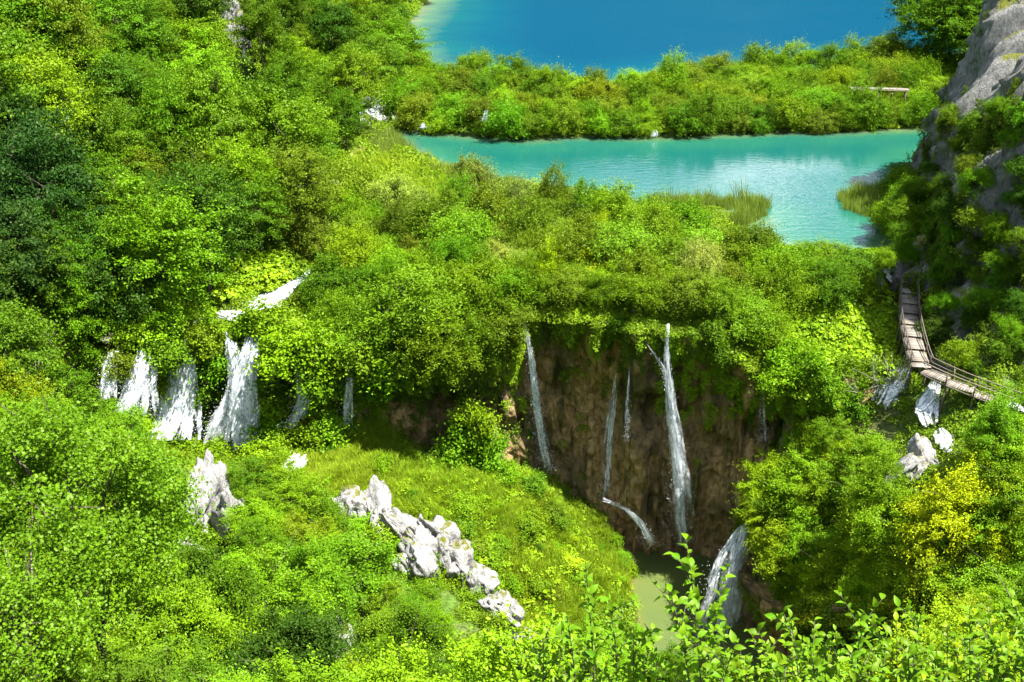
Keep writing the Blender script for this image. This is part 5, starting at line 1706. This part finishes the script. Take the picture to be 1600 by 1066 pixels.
# ------------------------------------------------------------------ leafy shoots close to the viewpoint
def ovate(mat):
    t = np.array([0, .2, .45, .72, 1.0])
    w = np.array([.03, .2, .26, .17, 0.0])
    z = np.array([0, .05, .06, .0, -.12])
    v = []
    for a, b, c in zip(t, w, z):
        v += [[a, -b, c + .35 * b], [a, 0, c], [a, b, c + .35 * b]]
    v = np.array(v)
    f = []
    for k in range(4):
        f += [[3 * k, 3 * k + 3, 3 * k + 4, 3 * k + 1], [3 * k + 1, 3 * k + 4, 3 * k + 5, 3 * k + 2]]
    return mesh_np('leaf', v, np.array(f), mat, True, {'v': np.full(len(v), .6)})
OVATE = ovate(M['near_leaf'])
def leafy_shrub(label, shoots, seed, leaf=.095, tone='fresh green'):
    """shoots: (tip px, tip py, base px, distance)"""
    r = np.random.default_rng(seed)
    e = bpy.data.objects.new('leafy_shrub', None)
    C.objects.link(e)
    px0, d0 = np.mean([q[2] for q in shoots]), np.mean([q[3] for q in shoots])
    bp_ = Py(px0, 1150, d0)
    base = np.array([bp_[0], bp_[1], float(gz(bp_[0], bp_[1]))])
    e.location = [float(v) for v in base]
    e['label'], e['category'], e['group'] = label, 'shrub', 'leafy shoots close to the viewpoint'
    col = np.array(TONE[tone])
    stems = []
    for (tx, ty, bx_, y) in shoots:
        tip = Py(tx, ty, y) - base
        foot = Py(bx_, 1200, y + .1) - base
        t = np.linspace(0, 1, 12)[:, None]
        c = foot + (tip - foot) * t + np.array([r.normal() * .08, r.normal() * .08, 0]) * np.sin(t * np.pi)
        c = np.concatenate([[np.array([foot[0] * .3, foot[1] * .3, -.2])], c])
        stems.append(tube(c, np.linspace(.012, .003, 13), 5))
        twigs = [c[6:]]
        for k in range(7):
            i = r.integers(5, 12)
            a = r.random() * 6.28
            d = np.array([math.cos(a) * .8, math.sin(a) * .8, .75]) * r.uniform(.16, .32)
            tw = c[i] + d * np.linspace(0, 1, 5)[:, None] + np.array([0, 0, .05]) * np.sin(np.linspace(0, 1, 5) * 2)[:, None]
            stems.append(tube(tw, np.linspace(.006, .002, 5), 4))
            twigs.append(tw)
        for tw in twigs:
            s = np.r_[0, np.cumsum(np.linalg.norm(np.diff(tw, axis=0), axis=1))]
            ph = r.random() * 6.28
            n = max(3, int(s[-1] / .036))
            for j, q in enumerate(np.linspace(s[-1] * .1, s[-1], n)):
                c_ = np.array([np.interp(q, s, tw[:, k]) for k in range(3)])
                i = min(len(tw) - 2, np.searchsorted(s, q, 'right') - 1)
                dr = unit(tw[i + 1] - tw[i])
                ph += 2.4 + r.normal() * .3
                side = unit(np.cross(dr, np.array([math.cos(ph), math.sin(ph), .15])))
                x = unit(dr * r.uniform(.35, .9) + side + r.normal(size=3) * .15)
                up = unit(np.array([0, 0, 1.0]) + r.normal(size=3) * .35 + dr * .2)
                yv = unit(np.cross(up, x))
                z = np.cross(x, yv)
                m = Matrix(np.stack([x, yv, z], -1).tolist()).to_euler()
                obj('leaf', OVATE, e, loc=c_, rot=m, scale=leaf * r.uniform(.6, 1.2), color=col * np.exp(r.normal() * .16) * np.array([np.exp(r.normal() * .08), 1, 1]))
    v, f = join(stems)
    obj('stem', mesh_np('stem', v, f, M['bark'], True), e)
leafy_shrub('leafy shoots at the bottom centre, left of the broad fall', [(915, 885, 930, 6.2), (885, 960, 900, 6.0), (950, 935, 945, 6.4), (990, 975, 980, 6.0), (850, 1020, 860, 6.2)], 1)
leafy_shrub('tall leafy shoots in front of the broad fall', [(1078, 880, 1100, 5.6), (1048, 925, 1065, 5.8), (1125, 945, 1120, 5.8), (1020, 985, 1030, 6.0), (1150, 1000, 1150, 5.6)], 2)
leafy_shrub('low leafy shoots just right of the broad fall', [(1185, 985, 1190, 6.2), (1235, 965, 1235, 6.4), (1265, 1005, 1270, 6.0), (1215, 1030, 1215, 5.8), (1305, 985, 1300, 6.6)], 3)
leafy_shrub('leafy shoots at the bottom between the broad fall and right corner', [(1345, 960, 1350, 6.4), (1385, 990, 1390, 6.2), (1330, 1020, 1335, 6.0), (1420, 1010, 1420, 6.0), (1440, 955, 1440, 6.8)], 4)
leafy_shrub('leafy shoots next to the bottom right corner', [(1480, 985, 1490, 6.2), (1515, 950, 1510, 6.6), (1550, 1000, 1555, 6.0), (1460, 1030, 1465, 5.8), (1530, 1035, 1535, 5.8)], 5)
leafy_shrub('leafy shoots in the bottom right corner', [(1585, 930, 1600, 6.2), (1600, 985, 1620, 6.0), (1565, 1030, 1580, 6.0), (1620, 1010, 1630, 5.8)], 6)

leafy_shrub('leafy shoots filling the gap right of the tall ones', [(1165, 1025, 1170, 6.8), (1245, 1020, 1240, 7.0), (1290, 1030, 1290, 6.8), (1200, 1010, 1200, 7.2)], 7, .09, 'bright green')
leafy_shrub('paler leafy shoots below the golden tree', [(1365, 1015, 1365, 7.0), (1400, 970, 1400, 7.4), (1455, 1000, 1455, 7.0), (1310, 1040, 1310, 6.8)], 8, .09, 'yellow-green')
leafy_shrub('paler leafy shoots near the bottom right corner', [(1500, 1010, 1500, 7.0), (1540, 965, 1540, 7.4), (1590, 1000, 1590, 7.0), (1570, 960, 1575, 7.6)], 9, .09, 'yellow-green')
leafy_shrub('low leafy shoots left of the bottom centre ones', [(845, 1000, 850, 7.0), (815, 1030, 820, 6.8), (875, 1010, 880, 7.2), (935, 1000, 930, 7.0)], 10, .085, 'bright green')

# ------------------------------------------------------------------ labels of the plants
PLACE = {
    'trees on the wooded hillside': ('broadleaf tree', 'of left hillside wood', 10),
    'shrubs on the far barrier between the lakes': ('shrub', 'of barrier between the lakes', 3),
    'shrubs along the top of the brown wall': ('shrub', 'of thicket above brown wall', 8),
    'trees on the slope below the viewpoint': ('tree', 'of lower left foreground', 8),
    'trees on the right bank of the gorge': ('tree', 'of right gorge bank', 8),
    'tall trees behind the cliff': ('tall tree', 'behind the cliff top', 1),
    'shrubs rooted on the grey cliff': ('shrub', 'on the grey cliff', 9),
    'green fern mounds hanging on the rock ledges': ('fern mound', 'on the wet rock ledges', 4),
    'bushes leaning over the lip of the brown wall': ('overhanging bush', 'of the brown wall lip', 1),
    'shrubs at the waterline below the cliff': ('waterside shrub', 'along the cliff foot by the lake', 1),
    'low bushes on the grassy spur': ('low bush', 'of the grassy spur', 5),
    'bushes at the feet of the pale crags': ('low bush', 'at the pale crags', 2),
    'shaggy dome in front of the brown wall': ('fern mound', 'of the dome before wall', 2)}
ROWS = ['top', 'second', 'third', 'fourth', 'fifth', 'sixth', 'seventh', 'eighth', 'ninth', 'bottom']
def label_plants():
    for zone, (kind, where, rows) in PLACE.items():
        L = [q for q in PLANTS if q['zone'] == zone]
        L.sort(key=lambda q: q['py'])
        n = len(L)
        per = -(-n // rows)
        for a in range(rows):
            row = sorted(L[a * per:(a + 1) * per], key=lambda q: q['px'])
            h = len(row)
            for k, q in enumerate(row):
                if k < (h + 1) // 2:
                    o_, side = k, 'left'
                else:
                    o_, side = h - 1 - k, 'right'
                lo_, hi_ = {'tree': (1.9, 3.2), 'shrub': (1.6, 2.9), 'plant': (.9, 1.5)}[q['cat']]
                size = 'small ' if q['size'] < lo_ else ('large ' if q['size'] > hi_ else '')
                ordn = ORD[o_] if o_ < len(ORD) else '%dth' % (o_ + 1)
                rown = '' if rows == 1 else ' in %s row' % (ROWS[a] if a < rows - 1 else 'bottom')
                q['o']['label'] = q['label'] or '%s%s %s, %s from %s%s %s' % (size, q['tone'], kind, ordn, side, rown, where)
label_plants()
